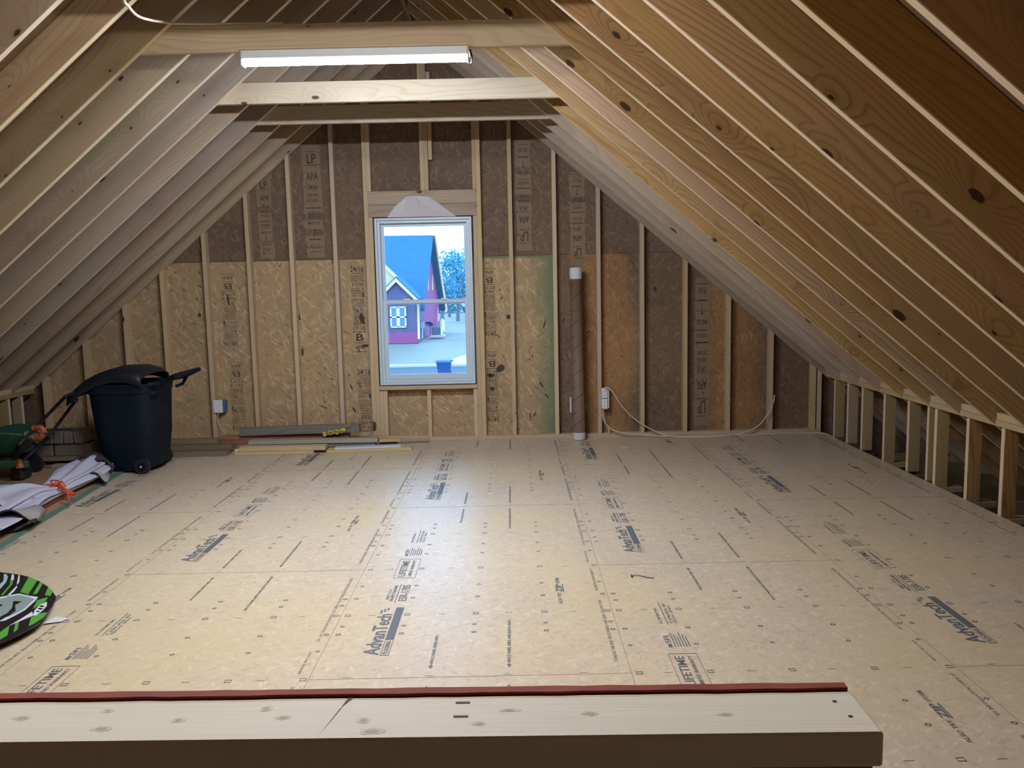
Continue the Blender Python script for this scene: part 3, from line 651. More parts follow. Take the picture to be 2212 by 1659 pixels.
for i in range(n+1):   # rough sawn, sealed top edge
    x = PX0+(PX1-.003-PX0)*i/n; top.append((x, rs.uniform(-.0008, .0012), rs.uniform(-.0006, .0012)))
for (a, b) in zip(top, top[1:]):
    v = [bm.verts.new(p) for p in ((a[0], .8921+a[1], .9995), (b[0], .8921+b[1], .9995), (b[0], .9052+b[2], .9995), (a[0], .9052+a[2], .9995), (a[0], .8921+a[1], 1.0035), (b[0], .8921+b[1], 1.0035), (b[0], .9052+b[2], 1.0035), (a[0], .9052+a[2], 1.0035))]
    for q in ((4, 5, 6, 7), (0, 1, 5, 4), (3, 7, 6, 2), (0, 4, 7, 3), (1, 2, 6, 5)): bm.faces.new([v[j] for j in q]).material_index = 1
link('sheathing_board', bm, [OSB_D, RED], g)['label'] = 'strand board with a dark red sealed top edge'
bm = bmesh.new()
for (x, y, w) in ((-.065, .876, .008), (-.065, .846, .008), (.345, .868, .002), (.350, .836, .002)):
    b2 = bmesh.new(); box(b2, x-w, x+w, y-.0015, y+.0015, 1.0, 1.0008); link('nail_head', b2, plain('rusty_nail', (.12, .05, .035), .6), g)
bm.free()
bm = bmesh.new(); poly(bm, [(-.196, .893, 1.0004), (-.189, .893, 1.0004), (-.200, .868, 1.0004)]); poly(bm, [(-.2001, .8681, 1.0004), (-.199, .868, 1.0004), (-.212, .805, 1.0004)])
bmesh.ops.remove_doubles(bm, verts=bm.verts, dist=.001)
link('split_in_board', bm, plain('dark_split', (.20, .10, .06), .8), g)

piv = Vector((.372, .803, 0)); g.matrix_basis = Matrix.Translation(piv) @ Matrix.Rotation(-.0155, 4, 'Z') @ Matrix.Translation(-piv) @ g.matrix_basis

KN = plain('faint_knot', (.56, .49, .42), .7, var=.25, scale=60); KR = plain('faint_knot_ring', (.74, .70, .62), .7, var=.1, scale=40)
rk = random.Random(12)
for x, y in [(-0.5487, 0.8686), (-0.4602, 0.8811), (-0.4481, 0.8425), (-0.3719, 0.8567), (-0.2824, 0.878), (-0.2579, 0.858), (-0.169, 0.8486), (-0.1563, 0.8265), (-0.0438, 0.837), (-0.0119, 0.8639), (0.0759, 0.8534), (0.2208, 0.8457)]:
    w, d = rk.uniform(.0035, .0075), rk.uniform(.0018, .0036); bm = bmesh.new()
    for sc, mi, z in ((1.9, 1, 1.00022), (1.0, 0, 1.00042)):
        ph = rk.uniform(0, 6); f = bm.faces.new([bm.verts.new((x+w*sc*math.cos(q*.5236)*(1+.18*math.sin(q*1.7+ph)), y+d*sc*math.sin(q*.5236)*(1+.18*math.cos(q*2.3+ph)), z)) for q in range(12)]); f.material_index = mi
    link('board_knot', bm, [KN, KR], g)

# ---------------------------------------------------------------- lumber lying at the gable wall
def lum(name, a, b, w, t, mat, label, up=(0, 0, 1), group=None):
    return tag(board(name, a, b, w, t, up, mat), label, 'lumber', group)
lum('lumber_plank', (-3.20, 7.38, .0195), (-2.57, 7.375, .0195), .038, .14, DARKW, 'dark weathered plank on the floor beside the bin, lowest of its stack')
lum('lumber_plank', (-3.20, 7.46, .0585), (-2.555, 7.47, .0585), .038, .14, DARKW, 'dark weathered plank lying on another beside the bin')
lum('lumber_plank', (-3.24, 7.56, .0975), (-2.72, 7.57, .0975), .038, .12, DARKW, 'brown plank on top of the dark stack beside the bin')
lum('lumber_plank', (-3.16, 7.69, .019), (-1.1, 7.70, .019), .037, .09, REDW, 'reddish board on the floor against the gable wall, lowest one')
lum('lumber_plank', (-2.76, 7.72, .057), (-1.35, 7.72, .057), .036, .09, REDW, 'reddish brown board lying second up against the gable wall')
lum('lumber_plank', (-2.74, 7.73, .095), (-1.55, 7.74, .095), .036, .085, REDW, 'reddish brown board third up under the grey weathered board')
lum('lumber_plank', (-2.56, 7.695, .152), (-1.44, 7.68, .170), .075, .075, GREYW, 'dark grey weathered post lying highest against the gable wall')
lum('lumber_plank', (-2.50, 7.36, .0145), (-1.80, 7.355, .0145), .027, .085, YEL, 'fresh yellow board on the floor, lowest in the front of the stack')
lum('lumber_plank', (-2.47, 7.40, .0480), (-1.695, 7.39, .0480), .038, .10, YEL, 'fresh yellow board on the front stack, with a squared end')
lum('lumber_plank', (-2.40, 7.515, .0485), (-1.27, 7.515, .0485), .036, .080, GREYW, 'grey weathered board under the long grey top board')
lum('lumber_plank', (-2.42, 7.505, .0860), (-1.245, 7.505, .0860), .036, .095, GREYL, 'long grey board topping the middle of the lumber stack')
lum('lumber_plank', (-2.54, 7.47, .0150), (-2.50, 7.47, .0150), .028, .06, CREAM, 'small white board end poking out left of the yellow boards')
lum('lumber_plank', (-1.69, 7.405, .0135), (-.93, 7.455, .0135), .026, .14, YEL, 'flat yellow plank on the floor carrying the bluish white strip')
lum('lumber_plank', (-1.62, 7.395, .0350), (-1.03, 7.445, .0350), .016, .09, WHITE, 'bluish white trim strip lying on the flat plank')
lum('lumber_plank', (-1.25, 7.60, .0570), (-1.06, 7.61, .0570), .020, .06, STUD, 'short tan board end to the right of the grey boards')
lum('lumber_plank', (-1.34, 7.665, .0765), (-.80, 7.70, .0700), .020, .05, STUD, 'thin tan lath reaching right along the plate')
# caution tape
CY = plain('caution_yellow', (.62, .52, .10), .5)
tp = thing('caution_tape', 'crumpled yellow and black caution tape draped over the grey weathered post', 'tape', (-1.6, 7.64, .17))
path = smoothpath([(-1.78, 7.635, .118), (-1.72, 7.628, .135), (-1.66, 7.626, .140), (-1.60, 7.630, .150), (-1.56, 7.634, .17), (-1.535, 7.633, .20), (-1.53, 7.66, .222), (-1.53, 7.70, .224)], 5)
bm = bmesh.new(); prev = None; nP = len(path)
for i, p in enumerate(path):
    w = .019+.005*math.sin(i*1.3); d = Vector((-.25, 0, 1)) if i < 22 else Vector((1, 0, .2)); d.normalize()
    a, b = bm.verts.new(p-d*w+Vector((0, -.004*math.sin(i*1.9), 0))), bm.verts.new(p+d*w)
    if prev: bm.faces.new((prev[0], a, b, prev[1])).material_index = 1 if (i % 2 == 0 and i > 18) else 0
    prev = (a, b)
o = link('tape_strip', bm, [CY, BLACK], tp); md = o.modifiers.new('s', 'SOLIDIFY'); md.thickness = .001
bm = bmesh.new(); text(bm, 'CAUTION', lambda a, b: (-1.745+a*.165, 7.6205, .123+.012*a+b*.024), 0, .01); link('tape_lettering', bm, BLACK, tp)
bm = bmesh.new(); tube(bm, smoothpath([(-1.60, 7.455, .104), (-1.575, 7.453, .098), (-1.565, 7.449, .06), (-1.55, 7.43, .03), (-1.545, 7.40, .029)], 4), .0022, 5); tag(link('twine', bm, TWINE), 'loose straw coloured string hanging over the grey boards', 'string')

# ---------------------------------------------------------------- cardboard tube
t = thing('cardboard_tube', 'tall brown cardboard tube with white taped ends leaning by the studs', 'tube', (.613, 7.73, 0)); T = Matrix.Translation((.613, 7.735, .0)) @ Matrix.Rotation(-.008, 4, 'Y') @ Matrix.Rotation(-.024, 4, 'X')
bm = bmesh.new(); tube(bm, [(0, 0, .05), (0, 0, 1.52)], .0545, 40)
for k in range(12):       # spiral wrap seam
    a0 = -2.9; z0 = .12+k*.118
    pts = [(.0552*math.cos(a0+q*.105), .0552*math.sin(a0+q*.105), z0+q*.0045) for q in range(10 if k % 2 else 26)]
    pts = [p for p in pts]
    for p, q in zip(pts, pts[1:]):
        bm.faces.new([bm.verts.new(v) for v in ((p[0], p[1], p[2]-.0038), (q[0], q[1], q[2]-.0030), (q[0], q[1], q[2]+.0030), (p[0], p[1], p[2]+.0038))]).material_index = 1
link('tube_body', bm, [CARD, CARDL], t, T)
for z0, z1 in ((0.002, .075), (1.50, 1.61)):
    bm = bmesh.new(); rr = random.Random(int(z0*9)); n = 28
    rings = []
    for zz, sc in ((z0, .90), (z0+.006, 1.0), ((z0+z1)/2, 1.04), (z1-.008, 1.03), (z1, .92)):
        rings.append([bm.verts.new((.0565*sc*math.cos(q*2*math.pi/n)*(1+rr.uniform(-.03, .03)), .0565*sc*math.sin(q*2*math.pi/n)*(1+rr.uniform(-.03, .03)), zz)) for q in range(n)])
    for a, b in zip(rings, rings[1:]):
        for q in range(n): bm.faces.new((a[q], a[(q+1) % n], b[(q+1) % n], b[q]))
    bm.faces.new(list(reversed(rings[0]))); bm.faces.new(rings[-1]); link('taped_end', bm, TAPE, t, T)['label'] = 'white tape wrapped end'
bm = bmesh.new(); box(bm, .532, .548, 7.800, 7.806, .25, .40, bev=.002); tag(link('paper_label', bm, TAPE), 'narrow white paper slip left of the cardboard tube', 'label')

# ---------------------------------------------------------------- electrical boxes and cables
def ebox(x, z, w, h, label, plates, side):
    t = thing('electrical_box', label, 'outlet', (x, 7.83, z))
    for i, dz in enumerate(plates):
        bm = bmesh.new(); box(bm, x-w/2, x+w/2, 7.812, 7.831, z+dz-h/2, z+dz+h/2, bev=.003); link('cover_plate', bm, WPLAS, t)
        if side > 0:
            bm = bmesh.new()
            for s in (-1, 1): box(bm, x-.008, x+.008, 7.8105, 7.813, z+dz+s*.018-.009, z+dz+s*.018+.009)
            link('receptacle', bm, plain('pale_blue_receptacle', (.42, .58, .80), .4), t)
    bm = bmesh.new(); box(bm, x+w/2-.01 if side < 0 else x-.045, x+w/2+.025 if side < 0 else x+.045, 7.834, 7.885, z-h*.45+min(plates), z+h*.45+max(plates), bev=.003)
    link('box_body', bm, BLUEP if side < 0 else WPLAS, t)
    return t
ebox(-2.803, .378, .088, .122, 'white switch box on the stud left of the lumber', (0,), -1)
ebox(.864, .378, .052, .096, 'pair of white outlets stacked on the stud right of the cardboard tube', (.05, -.055), 1)
def cable(pts, r, label):
    bm = bmesh.new(); tube(bm, smoothpath(pts, 6), r, 8); return tag(link('electric_cable', bm, CABLE), label, 'cable', 'cream electric cables')
cable([(-2.80, 7.83, .318), (-2.815, 7.82, .27), (-2.80, 7.815, .20), (-2.77, 7.82, .14), (-2.765, 7.83, .118)], .004, 'short cream cable dropping from the left switch box')
cable([(.87, 7.80, .47), (.874, 7.79, .489), (.93, 7.785, .448), (1.008, 7.785, .323), (1.104, 7.785, .215), (1.204, 7.78, .133), (1.358, 7.77, .05), (1.50, 7.74, .010), (1.776, 7.705, .006), (2.005, 7.74, .007), (2.148, 7.78, .020), (2.30, 7.79, .078), (2.388, 7.79, .174), (2.443, 7.79, .27), (2.466, 7.80, .358), (2.47, 7.825, .37)], .0055, 'long cream cable looping from the outlets over the floor up to a stud')
cable([(.85, 7.81, .285), (.841, 7.79, .207), (.88, 7.785, .126), (.963, 7.78, .066), (1.182, 7.775, .034), (1.45, 7.755, .010), (1.969, 7.76, .006), (2.514, 7.80, .006), (2.80, 7.80, .006), (2.925, 7.76, .008), (2.94, 7.60, .006), (2.925, 7.42, .006)], .0055, 'cream cable along the foot of the gable wall to the knee wall')
cable([(.85, 7.822, .28), (.866, 7.815, .157), (.892, 7.81, .10), (.909, 7.81, .045)], .0055, 'short cream cable end hanging below the outlets')
cable([(-1.50, 3.46, 2.74), (-1.530, 3.50, 2.64), (-1.600, 3.70, 2.672), (-1.689, 4.0, 2.7265), (-1.733, 4.25, 2.784), (-1.764, 4.5, 2.850), (-1.770, 4.635, 2.885), (-1.72, 4.67, 2.892), (-1.5, 4.69, 2.892), (-1.2, 4.70, 2.892)], .0065, 'white cable slung through the air to the collar tie above the light')

# ---------------------------------------------------------------- wheeled bin
def loft(bm, rings, cap0=True, cap1=True, mi=0):
    R_ = [[bm.verts.new(p) for p in r] for r in rings]; n = len(R_[0])
    for a, b in zip(R_, R_[1:]):
        for k in range(n): bm.faces.new((a[k], a[(k+1) % n], b[(k+1) % n], b[k])).material_index = mi
    if cap0: bm.faces.new(list(reversed(R_[0]))).material_index = mi
    if cap1: bm.faces.new(R_[-1]).material_index = mi
    bmesh.ops.recalc_face_normals(bm, faces=bm.faces)
    return R_
def rrect(x0, x1, y0, y1, z, r=.06, n=4):
    out = []
    r = min(r*1.0, .49*(x1-x0), .49*(y1-y0))
    for (cx, cy, a0) in ((x1-r, y1-r, 0), (x0+r, y1-r, 90), (x0+r, y0+r, 180), (x1-r, y0+r, 270)):
        for k in range(n+1):
            a = math.radians(a0+90*k/n); out.append(Vector((cx+r*math.cos(a), cy+r*math.sin(a), z)))
    return out
t = thing('wheeled_bin', 'dark navy wheeled rubbish bin with its lid ajar, standing inside by the gable wall', 'bin', (-3.18, 6.88, 0)); 
bm = bmesh.new()
loft(bm, [rrect(-3.36, -3.02, 6.69, 7.07, .012, .14, 8), rrect(-3.40, -2.945, 6.665, 7.095, .05, .14, 8), rrect(-3.43, -2.915, 6.64, 7.12, .30, .14, 8), rrect(-3.455, -2.90, 6.62, 7.135, .66, .14, 8), rrect(-3.465, -2.895, 6.61, 7.14, .66, .14, 8), rrect(-3.47, -2.89, 6.605, 7.145, .715, .14, 8), rrect(-3.475, -2.885, 6.60, 7.15, .715, .14, 8), rrect(-3.475, -2.885, 6.60, 7.15, .735, .14, 8), rrect(-3.455, -2.905, 6.62, 7.13, .735, .14, 8), rrect(-3.43, -2.93, 6.64, 7.11, .45, .14, 8)], True, True)
link('bin_body', bm, DARKP, t, smooth=False)
bm = bmesh.new()   # lid hinged at the handle side, resting tilted and pushed left
Rl = []
prof = [(-2.965, .800), (-3.00, .835), (-3.10, .862), (-3.22, .860), (-3.34, .828), (-3.44, .780), (-3.52, .722), (-3.57, .665)]
ys = [6.585, 6.60, 6.68, 6.88, 7.06, 7.14, 7.155]; dz = [-.105, -.030, 0, .012, 0, -.030, -.105]
G = [[bm.verts.new((x, y, z+d*(1 if i not in (0, 7) else .8))) for y, d in zip(ys, dz)] for i, (x, z) in enumerate(prof)]
for a, b in zip(G, G[1:]):
    for j in range(len(ys)-1): bm.faces.new((a[j], a[j+1], b[j+1], b[j]))
o = link('lid', bm, DARKL, t, smooth=True); md = o.modifiers.new('s', 'SOLIDIFY'); md.thickness = .012; md.offset = -1
bm = bmesh.new(); tube(bm, [(-3.56, 6.62, .635), (-3.57, 6.88, .645), (-3.56, 7.12, .635)], .014, 8)
box(bm, -3.575, -3.50, 6.60, 6.64, .60, .67, bev=.008); link('lid_grip', bm, DARKL, t)
bm = bmesh.new()
for y in (6.64, 7.11): 
    tube(bm, [(-2.93, y, .728), (-2.83, y, .742), (-2.70, y, .800)], .018, 8); tube(bm, [(-2.90, y, .66), (-2.84, y, .68), (-2.80, y, .745)], .014, 8)
tube(bm, [(-2.70, 6.62, .800), (-2.70, 7.13, .800)], .018, 10); link('push_handle', bm, DARKP, t)
bm = bmesh.new()
for q in range(14): box(bm, -3.17+q*.0085, -3.165+q*.0085, 6.84+.005*(q % 3), 6.90, .8625-.0006*q, .8645-.0006*q)
link('lid_emblem', bm, plain('grey_print', (.22, .23, .25), .6), t)
for s in (6.655, 7.105):
    bm = bmesh.new(); tube(bm, [(-3.03, s-.022, .062), (-3.03, s+.022, .062)], .061, 28)
    w = link('wheel', bm, BLACK, t)
    bm = bmesh.new(); tube(bm, [(-3.03, s-.028, .062), (-3.03, s-.022, .062)], .034, 16); link('wheel_hub', bm, DARKP, w)
    bm = bmesh.new(); tube(bm, [(-3.03, s-.034, .062), (-3.03, s-.028, .062)], .008, 10); link('axle_cap', bm, METAL, w)

# ---------------------------------------------------------------- broadcast spreader, mostly out of frame on the left
GRN = plain('green_plastic', (.020, .085, .055), .4, var=.2); GRNL = plain('green_plastic_inside', (.035, .085, .055), .5, var=.2)
t = thing('lawn_spreader', 'green lawn spreader with a black push handle at the left edge, behind the fabric roll', 'spreader', (-4.0, 6.45, 0))
cx, cy = -4.02, 6.5
bm = bmesh.new(); n = 28
def ell(rx, ry, z): return [Vector((cx+rx*math.cos(q*2*math.pi/n), cy+ry*math.sin(q*2*math.pi/n), z)) for q in range(n)]
loft(bm, [ell(.06, .06, .20), ell(.16, .14, .25), ell(.25, .20, .36), ell(.26, .21, .375), ell(.245, .195, .375), ell(.15, .12, .27)], True, True); 
for v in bm.verts:
    if v.co.z > .33: v.co.z += .05*math.cos((v.co.x-cx)*6)-.0
link('hopper', bm, GRN, t, smooth=True)
bm = bmesh.new(); tube(bm, [(cx, cy, .205), (cx, cy, .12)], [.05, .12], 20); link('spreading_plate', bm, GRN, t)
bm = bmesh.new(); box(bm, cx-.02, cx+.24, cy-.17, cy-.12, .13, .19, bev=.01); link('base_cover', bm, GRNL, t)
for dx, dy in ((-.12, -.16), (.06, .18)):
    bm = bmesh.new(); tube(bm, [(cx+dx, cy+dy-.03, .10), (cx+dx, cy+dy+.03, .10)], .10, 26); link('wheel', bm, BLACK, t)
bm = bmesh.new(); box(bm, cx+.10, cx+.20, cy-.16, cy-.02, .03, .14, bev=.02); link('drive_box', bm, BLACK, t)
bm = bmesh.new()
for a, b in (((-3.80, 6.30, .33), (-3.415, 6.30, .69)), ((-3.80, 6.70, .31), (-3.50, 6.62, .63))): tube(bm, [a, b], .013, 8)
tube(bm, [(-3.415, 6.30, .69), (-3.43, 6.42, .695), (-3.49, 6.56, .685)], .013, 8); tube(bm, [(cx+.08, cy-.08, .15), (-3.80, 6.30, .33)], .016, 8); tube(bm, [(cx+.08, cy+.08, .15), (-3.80, 6.70, .31)], .016, 8)
link('push_handle', bm, BLACK, t)
bm = bmesh.new(); box(bm, -3.78, -3.66, 6.31, 6.40, .36, .42, bev=.015); link('control_bracket', bm, plain('pale_green_plastic', (.20, .27, .22), .5), t)
bm = bmesh.new(); tube(bm, smoothpath([(-3.68, 6.30, .45), (-3.62, 6.29, .455), (-3.60, 6.29, .42), (-3.63, 6.29, .38), (-3.68, 6.30, .375)], 4), .022, 8); link('orange_lever', bm, plain('orange_plastic', (.42, .10, .04), .5), t)
bm = bmesh.new(); tube(bm, [(-3.80, 6.28, .15), (-3.80, 6.28, .215)], [.03, .012], 12); link('orange_cap', bm, MATS['orange_plastic'], t)

# ---------------------------------------------------------------- concrete blocks and scraps behind it
for i in range(5):
    x = -3.99+.083*i
    bm = bmesh.new(); box(bm, x-.039, x+.039, 6.88, 7.10, .216, .318, bev=.008)
    for v in bm.verts: v.co.x += .006*math.sin(v.co.z*40+i)
    tag(link('concrete_paver', bm, CONC), f'grey concrete paver on edge in the row on the blocks, {ORD[i+1]} from the left', 'paver', 'pavers standing in a row behind the spreader')
def cblock(x0, x1, y0, y1, z0, z1, label):
    bm = bmesh.new(); n = 2; w = .03
    box(bm, x0, x1, y0, y0+w, z0, z1, bev=.003); box(bm, x0, x1, y1-w, y1, z0, z1, bev=.003)
    for q in range(3): xx = x0+(x1-x0-w)*q/2; box(bm, xx, xx+w, y0+w-.001, y1-w+.001, z0, z1, bev=.002)
    return tag(link('concrete_block', bm, CONC), label, 'block', 'hollow concrete blocks behind the spreader')
cblock(-3.87, -3.56, 6.90, 7.10, .112, .212, 'hollow concrete block under the row of pavers, next to the bin')
cblock(-4.20, -3.89, 6.90, 7.10, .112, .212, 'hollow concrete block under the pavers, at the left')
lum('lumber_plank', (-4.10, 6.93, .091), (-3.52, 6.97, .091), .036, .13, DARKW, 'short dark plank under the concrete blocks')
lum('lumber_plank', (-4.02, 7.05, .0545), (-3.66, 7.05, .0545), .036, .14, DARKW, 'short plank laid second from the floor under the concrete blocks')
cb = bmesh.new(); box(cb, -4.0, -3.64, 6.9, 7.12, .001, .036, bev=.004); tag(link('concrete_paver', cb, CONC), 'flat concrete paver on the floor under the planks and blocks', 'paver')
cb = bmesh.new(); box(cb, -3.86, -3.71, 6.80, 6.88, .001, .055, bev=.004); tag(link('brick', cb, plain('pale_brick', (.30, .26, .23), .9, var=.2)), 'pale brick on the floor in front of the concrete blocks', 'brick')
cb = bmesh.new(); box(cb, -3.63, -3.53, 6.74, 6.86, .001, .10, bev=.004); tag(link('wood_offcut', cb, DARKW), 'short upright wood offcut between the bricks and the bin', 'offcut')
lum('lumber_plank', (-4.25, 6.22, .026), (-3.66, 6.14, .026), .05, .11, GREYW, 'dark beam on the floor in front of the spreader')
bm = bmesh.new(); rr = random.Random(3)
for i in range(5):
    a = Vector((-3.70+rr.uniform(0, .2), 7.25+rr.uniform(0, .3), .02)); b = a+Vector((rr.uniform(-.25, .25), rr.uniform(.0, .15), .35+rr.uniform(0, .12)))
    tag(board('scrap_lath', a, b, .06, .015, (1, 0, 0), DARKW), f'dark scrap lath leaning behind the bin, {ORD[i+1]} from the left edge of the pile', 'scrap', 'scrap laths leaning in the dark corner')
bm.free()

# ---------------------------------------------------------------- loose sheets with painted edges under the fabric
sp = thing('floor_sheet', 'loose strand board sheet on the floor with green painted edge, under the fabric roll', 'sheet', (-3.6, 5.6, 0))
def sheet(t, x_near, x_far, y0, y1, z0, z1, band, col, nm):
    bm = bmesh.new(); xl = FX0+.12
    poly(bm, [(xl, y0, z0), (x_near, y0, z0), (x_far, y1, z0), (xl, y1, z0)], 0, depth=(0, 0, z1-z0))
    bmesh.ops.recalc_face_normals(bm, faces=bm.faces)
    link(nm, bm, OSB_S, t)
    bm = bmesh.new(); e = .0006
    poly(bm, [(x_near-band, y0, z1+e), (x_near+.001, y0, z1+e), (x_far+.001, y1, z1+e), (x_far-band, y1, z1+e)])
    poly(bm, [(x_near+.001, y0, z0), (x_far+.001, y1, z0), (x_far+.001, y1, z1+e), (x_near+.001, y0, z1+e)])
    link('painted_edge', bm, col, t)
OSB_S = osb('sheet_osb', [(.40, .26, .15), (.36, .235, .14), (.25, .16, .09), (.5, .36, .21)], .02, 1.2, .5)[0]
sheet(sp, -2.925, -3.235, 3.95, 6.93, .001, .012, .042, GREEN, 'sheet_body')
sp2 = thing('floor_sheet', 'upper strand board sheet with a dark red painted edge, under the fabric roll', 'sheet', (-3.7, 5.6, .012))
sheet(sp2, -3.045, -3.335, 3.95, 6.78, .0135, .030, .010, RED, 'sheet_body')

# ---------------------------------------------------------------- fabric roll tied with orange twine
ft = thing('fabric_roll', 'bundled lilac grey fabric tied in the middle with orange string, on the loose sheets', 'fabric', (-3.3, 5.75, .03))
cp = [((-3.66, 4.90), .56), ((-3.59, 5.15), .52), ((-3.51, 5.40), .41), ((-3.40, 5.62), .24), ((-3.32, 5.80), .10), ((-3.33, 6.00), .125), ((-3.35, 6.20), .16), ((-3.37, 6.36), .18), ((-3.38, 6.50), .16)]
n = 96; rings = []
for i, ((x, y), w) in enumerate(cp):
    nx, ny = cp[min(i+1, 8)][0], cp[max(i-1, 0)][0]; d = Vector((nx[0]-ny[0], nx[1]-ny[1], 0)).normalized(); s = Vector((d.y, -d.x, 0))
    hgt = [.05, .055, .065, .065, .038, .045, .052, .060, .066][i]; r = []
    for q in range(n):
        a = q*2*math.pi/n
        lob = 1+(.10 if i not in (4,) else .06)*math.sin(a*9+i*.15)+.05*math.sin(a*17+i*.4)+.03*math.sin(a*5-i*.7)
        rx, rz = w*math.cos(a)*lob, hgt*math.sin(a)*(1+.25*math.sin(a*9+i*.15)+.18*math.sin(a*4+i))
        p = Vector((x, y, .036+hgt*.92))+s*rx; p.z = max(p.z+rz, .033); p += d*(.05*math.sin(a*6) if i in (0, 8) else 0); r.append(p)
    rings.append(r)
def cr(R_, k=4):
    out = []
    for q in range(len(R_[0])): pass
    cols = [smoothpath([r[q] for r in R_], k) for q in range(len(R_[0]))]
    return [[c[j] for c in cols] for j in range(len(cols[0]))]
bm = bmesh.new(); loft(bm, [[Vector((p.x, p.y, max(p.z, .032))) for p in r] for r in cr(rings)], False, False)
o = link('fabric_body', bm, [CLOTH, CLOTHD], ft, smooth=True); md = o.modifiers.new('s', 'SOLIDIFY'); md.thickness = .008; md.offset = -1; md.material_offset = 1; md.material_offset_rim = 1
def flap(pts, w, mats, name, tw=.0):
    P_ = smoothpath(pts, 6); bm = bmesh.new(); prev = None
    for i, p in enumerate(P_):
        d = (P_[min(i+1, len(P_)-1)]-P_[max(i-1, 0)]).normalized(); a = tw+.4*math.sin(i*.3)
        s = Vector((-.25, .9, .25*math.sin(i*.5))).normalized(); v = (bm.verts.new(p-s*w*.5), bm.verts.new(p+s*w*.5))
        if prev: bm.faces.new((prev[0], v[0], v[1], prev[1]))
        prev = v
    o = link(name, bm, mats, ft, smooth=True); md = o.modifiers.new('s', 'SOLIDIFY'); md.thickness = .010; md.material_offset = 1; md.material_offset_rim = 1; return o
flap([(-3.35, 5.02, .05), (-3.22, 5.05, .13), (-3.08, 5.09, .13), (-3.00, 5.13, .075), (-3.05, 5.10, .042), (-3.20, 5.04, .040)], .20, [CLOTHM, CLOTHD], 'folded_flap')
flap([(-3.66, 5.22, .14), (-3.49, 5.24, .158), (-3.30, 5.28, .14), (-3.17, 5.32, .10), (-3.11, 5.34, .05)], .26, [CLOTH, CLOTHD], 'folded_flap')
flap([(-3.24, 6.50, .04), (-3.20, 6.50, .09), (-3.28, 6.53, .15), (-3.42, 6.57, .175), (-3.52, 6.58, .14), (-3.54, 6.57, .09)], .13, [CLOTH, CLOTHD], 'folded_flap')
flap([(-3.36, 6.30, .10), (-3.26, 6.28, .105), (-3.18, 6.28, .09), (-3.13, 6.30, .045)], .16, [CLOTHM, CLOTHD], 'folded_flap')
bm = bmesh.new()
for k in range(3):
    y0 = 5.79+.02*k; tube(bm, smoothpath([(-3.46+.02*k, y0+.02, .045), (-3.41, y0+.01, .09), (-3.32, y0, .118), (-3.23, y0-.02, .10), (-3.13, y0-.03, .05)], 4), .006, 6)
tube(bm, smoothpath([(-3.24, 5.79, .115), (-3.19, 5.74, .13), (-3.14, 5.70, .09), (-3.08, 5.62, .045), (-3.05, 5.58, .036)], 4), .005, 6)
tube(bm, smoothpath([(-3.24, 5.79, .115), (-3.28, 5.86, .135), (-3.34, 5.90, .13), (-3.42, 5.97, .10)], 4), .005, 6)
for k in range(5): tube(bm, smoothpath([(-3.25, 5.79, .11), (-3.24+.03*math.cos(k*1.3), 5.78+.03*math.sin(k*1.3), .145), (-3.23+.05*math.cos(k), 5.77+.04*math.sin(k), .11)], 3), .005, 6)
link('orange_string', bm, ORANGE, ft)['label'] = 'knotted bright orange string'

# ---------------------------------------------------------------- patterned board at the left edge
pb = thing('body_board', 'rounded black and green striped foam board lying on the floor, left edge', 'board', (-2.6, 3.7, 0))
OUT = [(-2.603, 4.134), (-2.53, 4.107), (-2.463, 4.07), (-2.374, 4.003), (-2.293, 3.929), (-2.23, 3.858), (-2.176, 3.79), (-2.157, 3.751), (-2.13, 3.676), (-2.104, 3.586), (-2.087, 3.511), (-2.089, 3.457), (-2.106, 3.374), (-2.137, 3.285), (-2.185, 3.23), (-2.26, 3.17), (-2.38, 3.13), (-2.55, 3.15), (-2.75, 3.25), (-2.90, 3.40), (-3.0, 3.60), (-3.02, 3.80), (-2.98, 3.97), (-2.88, 4.10), (-2.78, 4.155), (-2.69, 4.165)]
bm = bmesh.new(); cxy = Vector((-2.55, 3.68, 0))
rg = [[Vector((cxy.x+(x-cxy.x)*s, cxy.y+(y-cxy.y)*s, z)) for x, y in OUT] for s, z in ((.86, .001), (.95, .022), (.995, .042), (.99, .049))]
R_ = loft(bm, rg, True, False, 1)
bm.faces.new(R_[-1]).material_index = 0
PG = plain('print_green', (.10, .38, .055), .4, var=.12); PK = plain('print_black', (.014, .010, .014), .4); PB = plain('print_pale_blue', (.38, .58, .62), .4, var=.1); PW = plain('print_white', (.66, .76, .80), .4); PGR = plain('print_grey', (.27, .34, .33), .45, var=.08)
link('foam_core', bm, [PK, PK], pb)
def prt(bm, pts, z, mi):
    f = bm.faces.new([bm.verts.new((x, y, z)) for x, y in pts]); f.material_index = mi; f.normal_update()
    if f.normal.z < 0: f.normal_flip()
bm = bmesh.new()
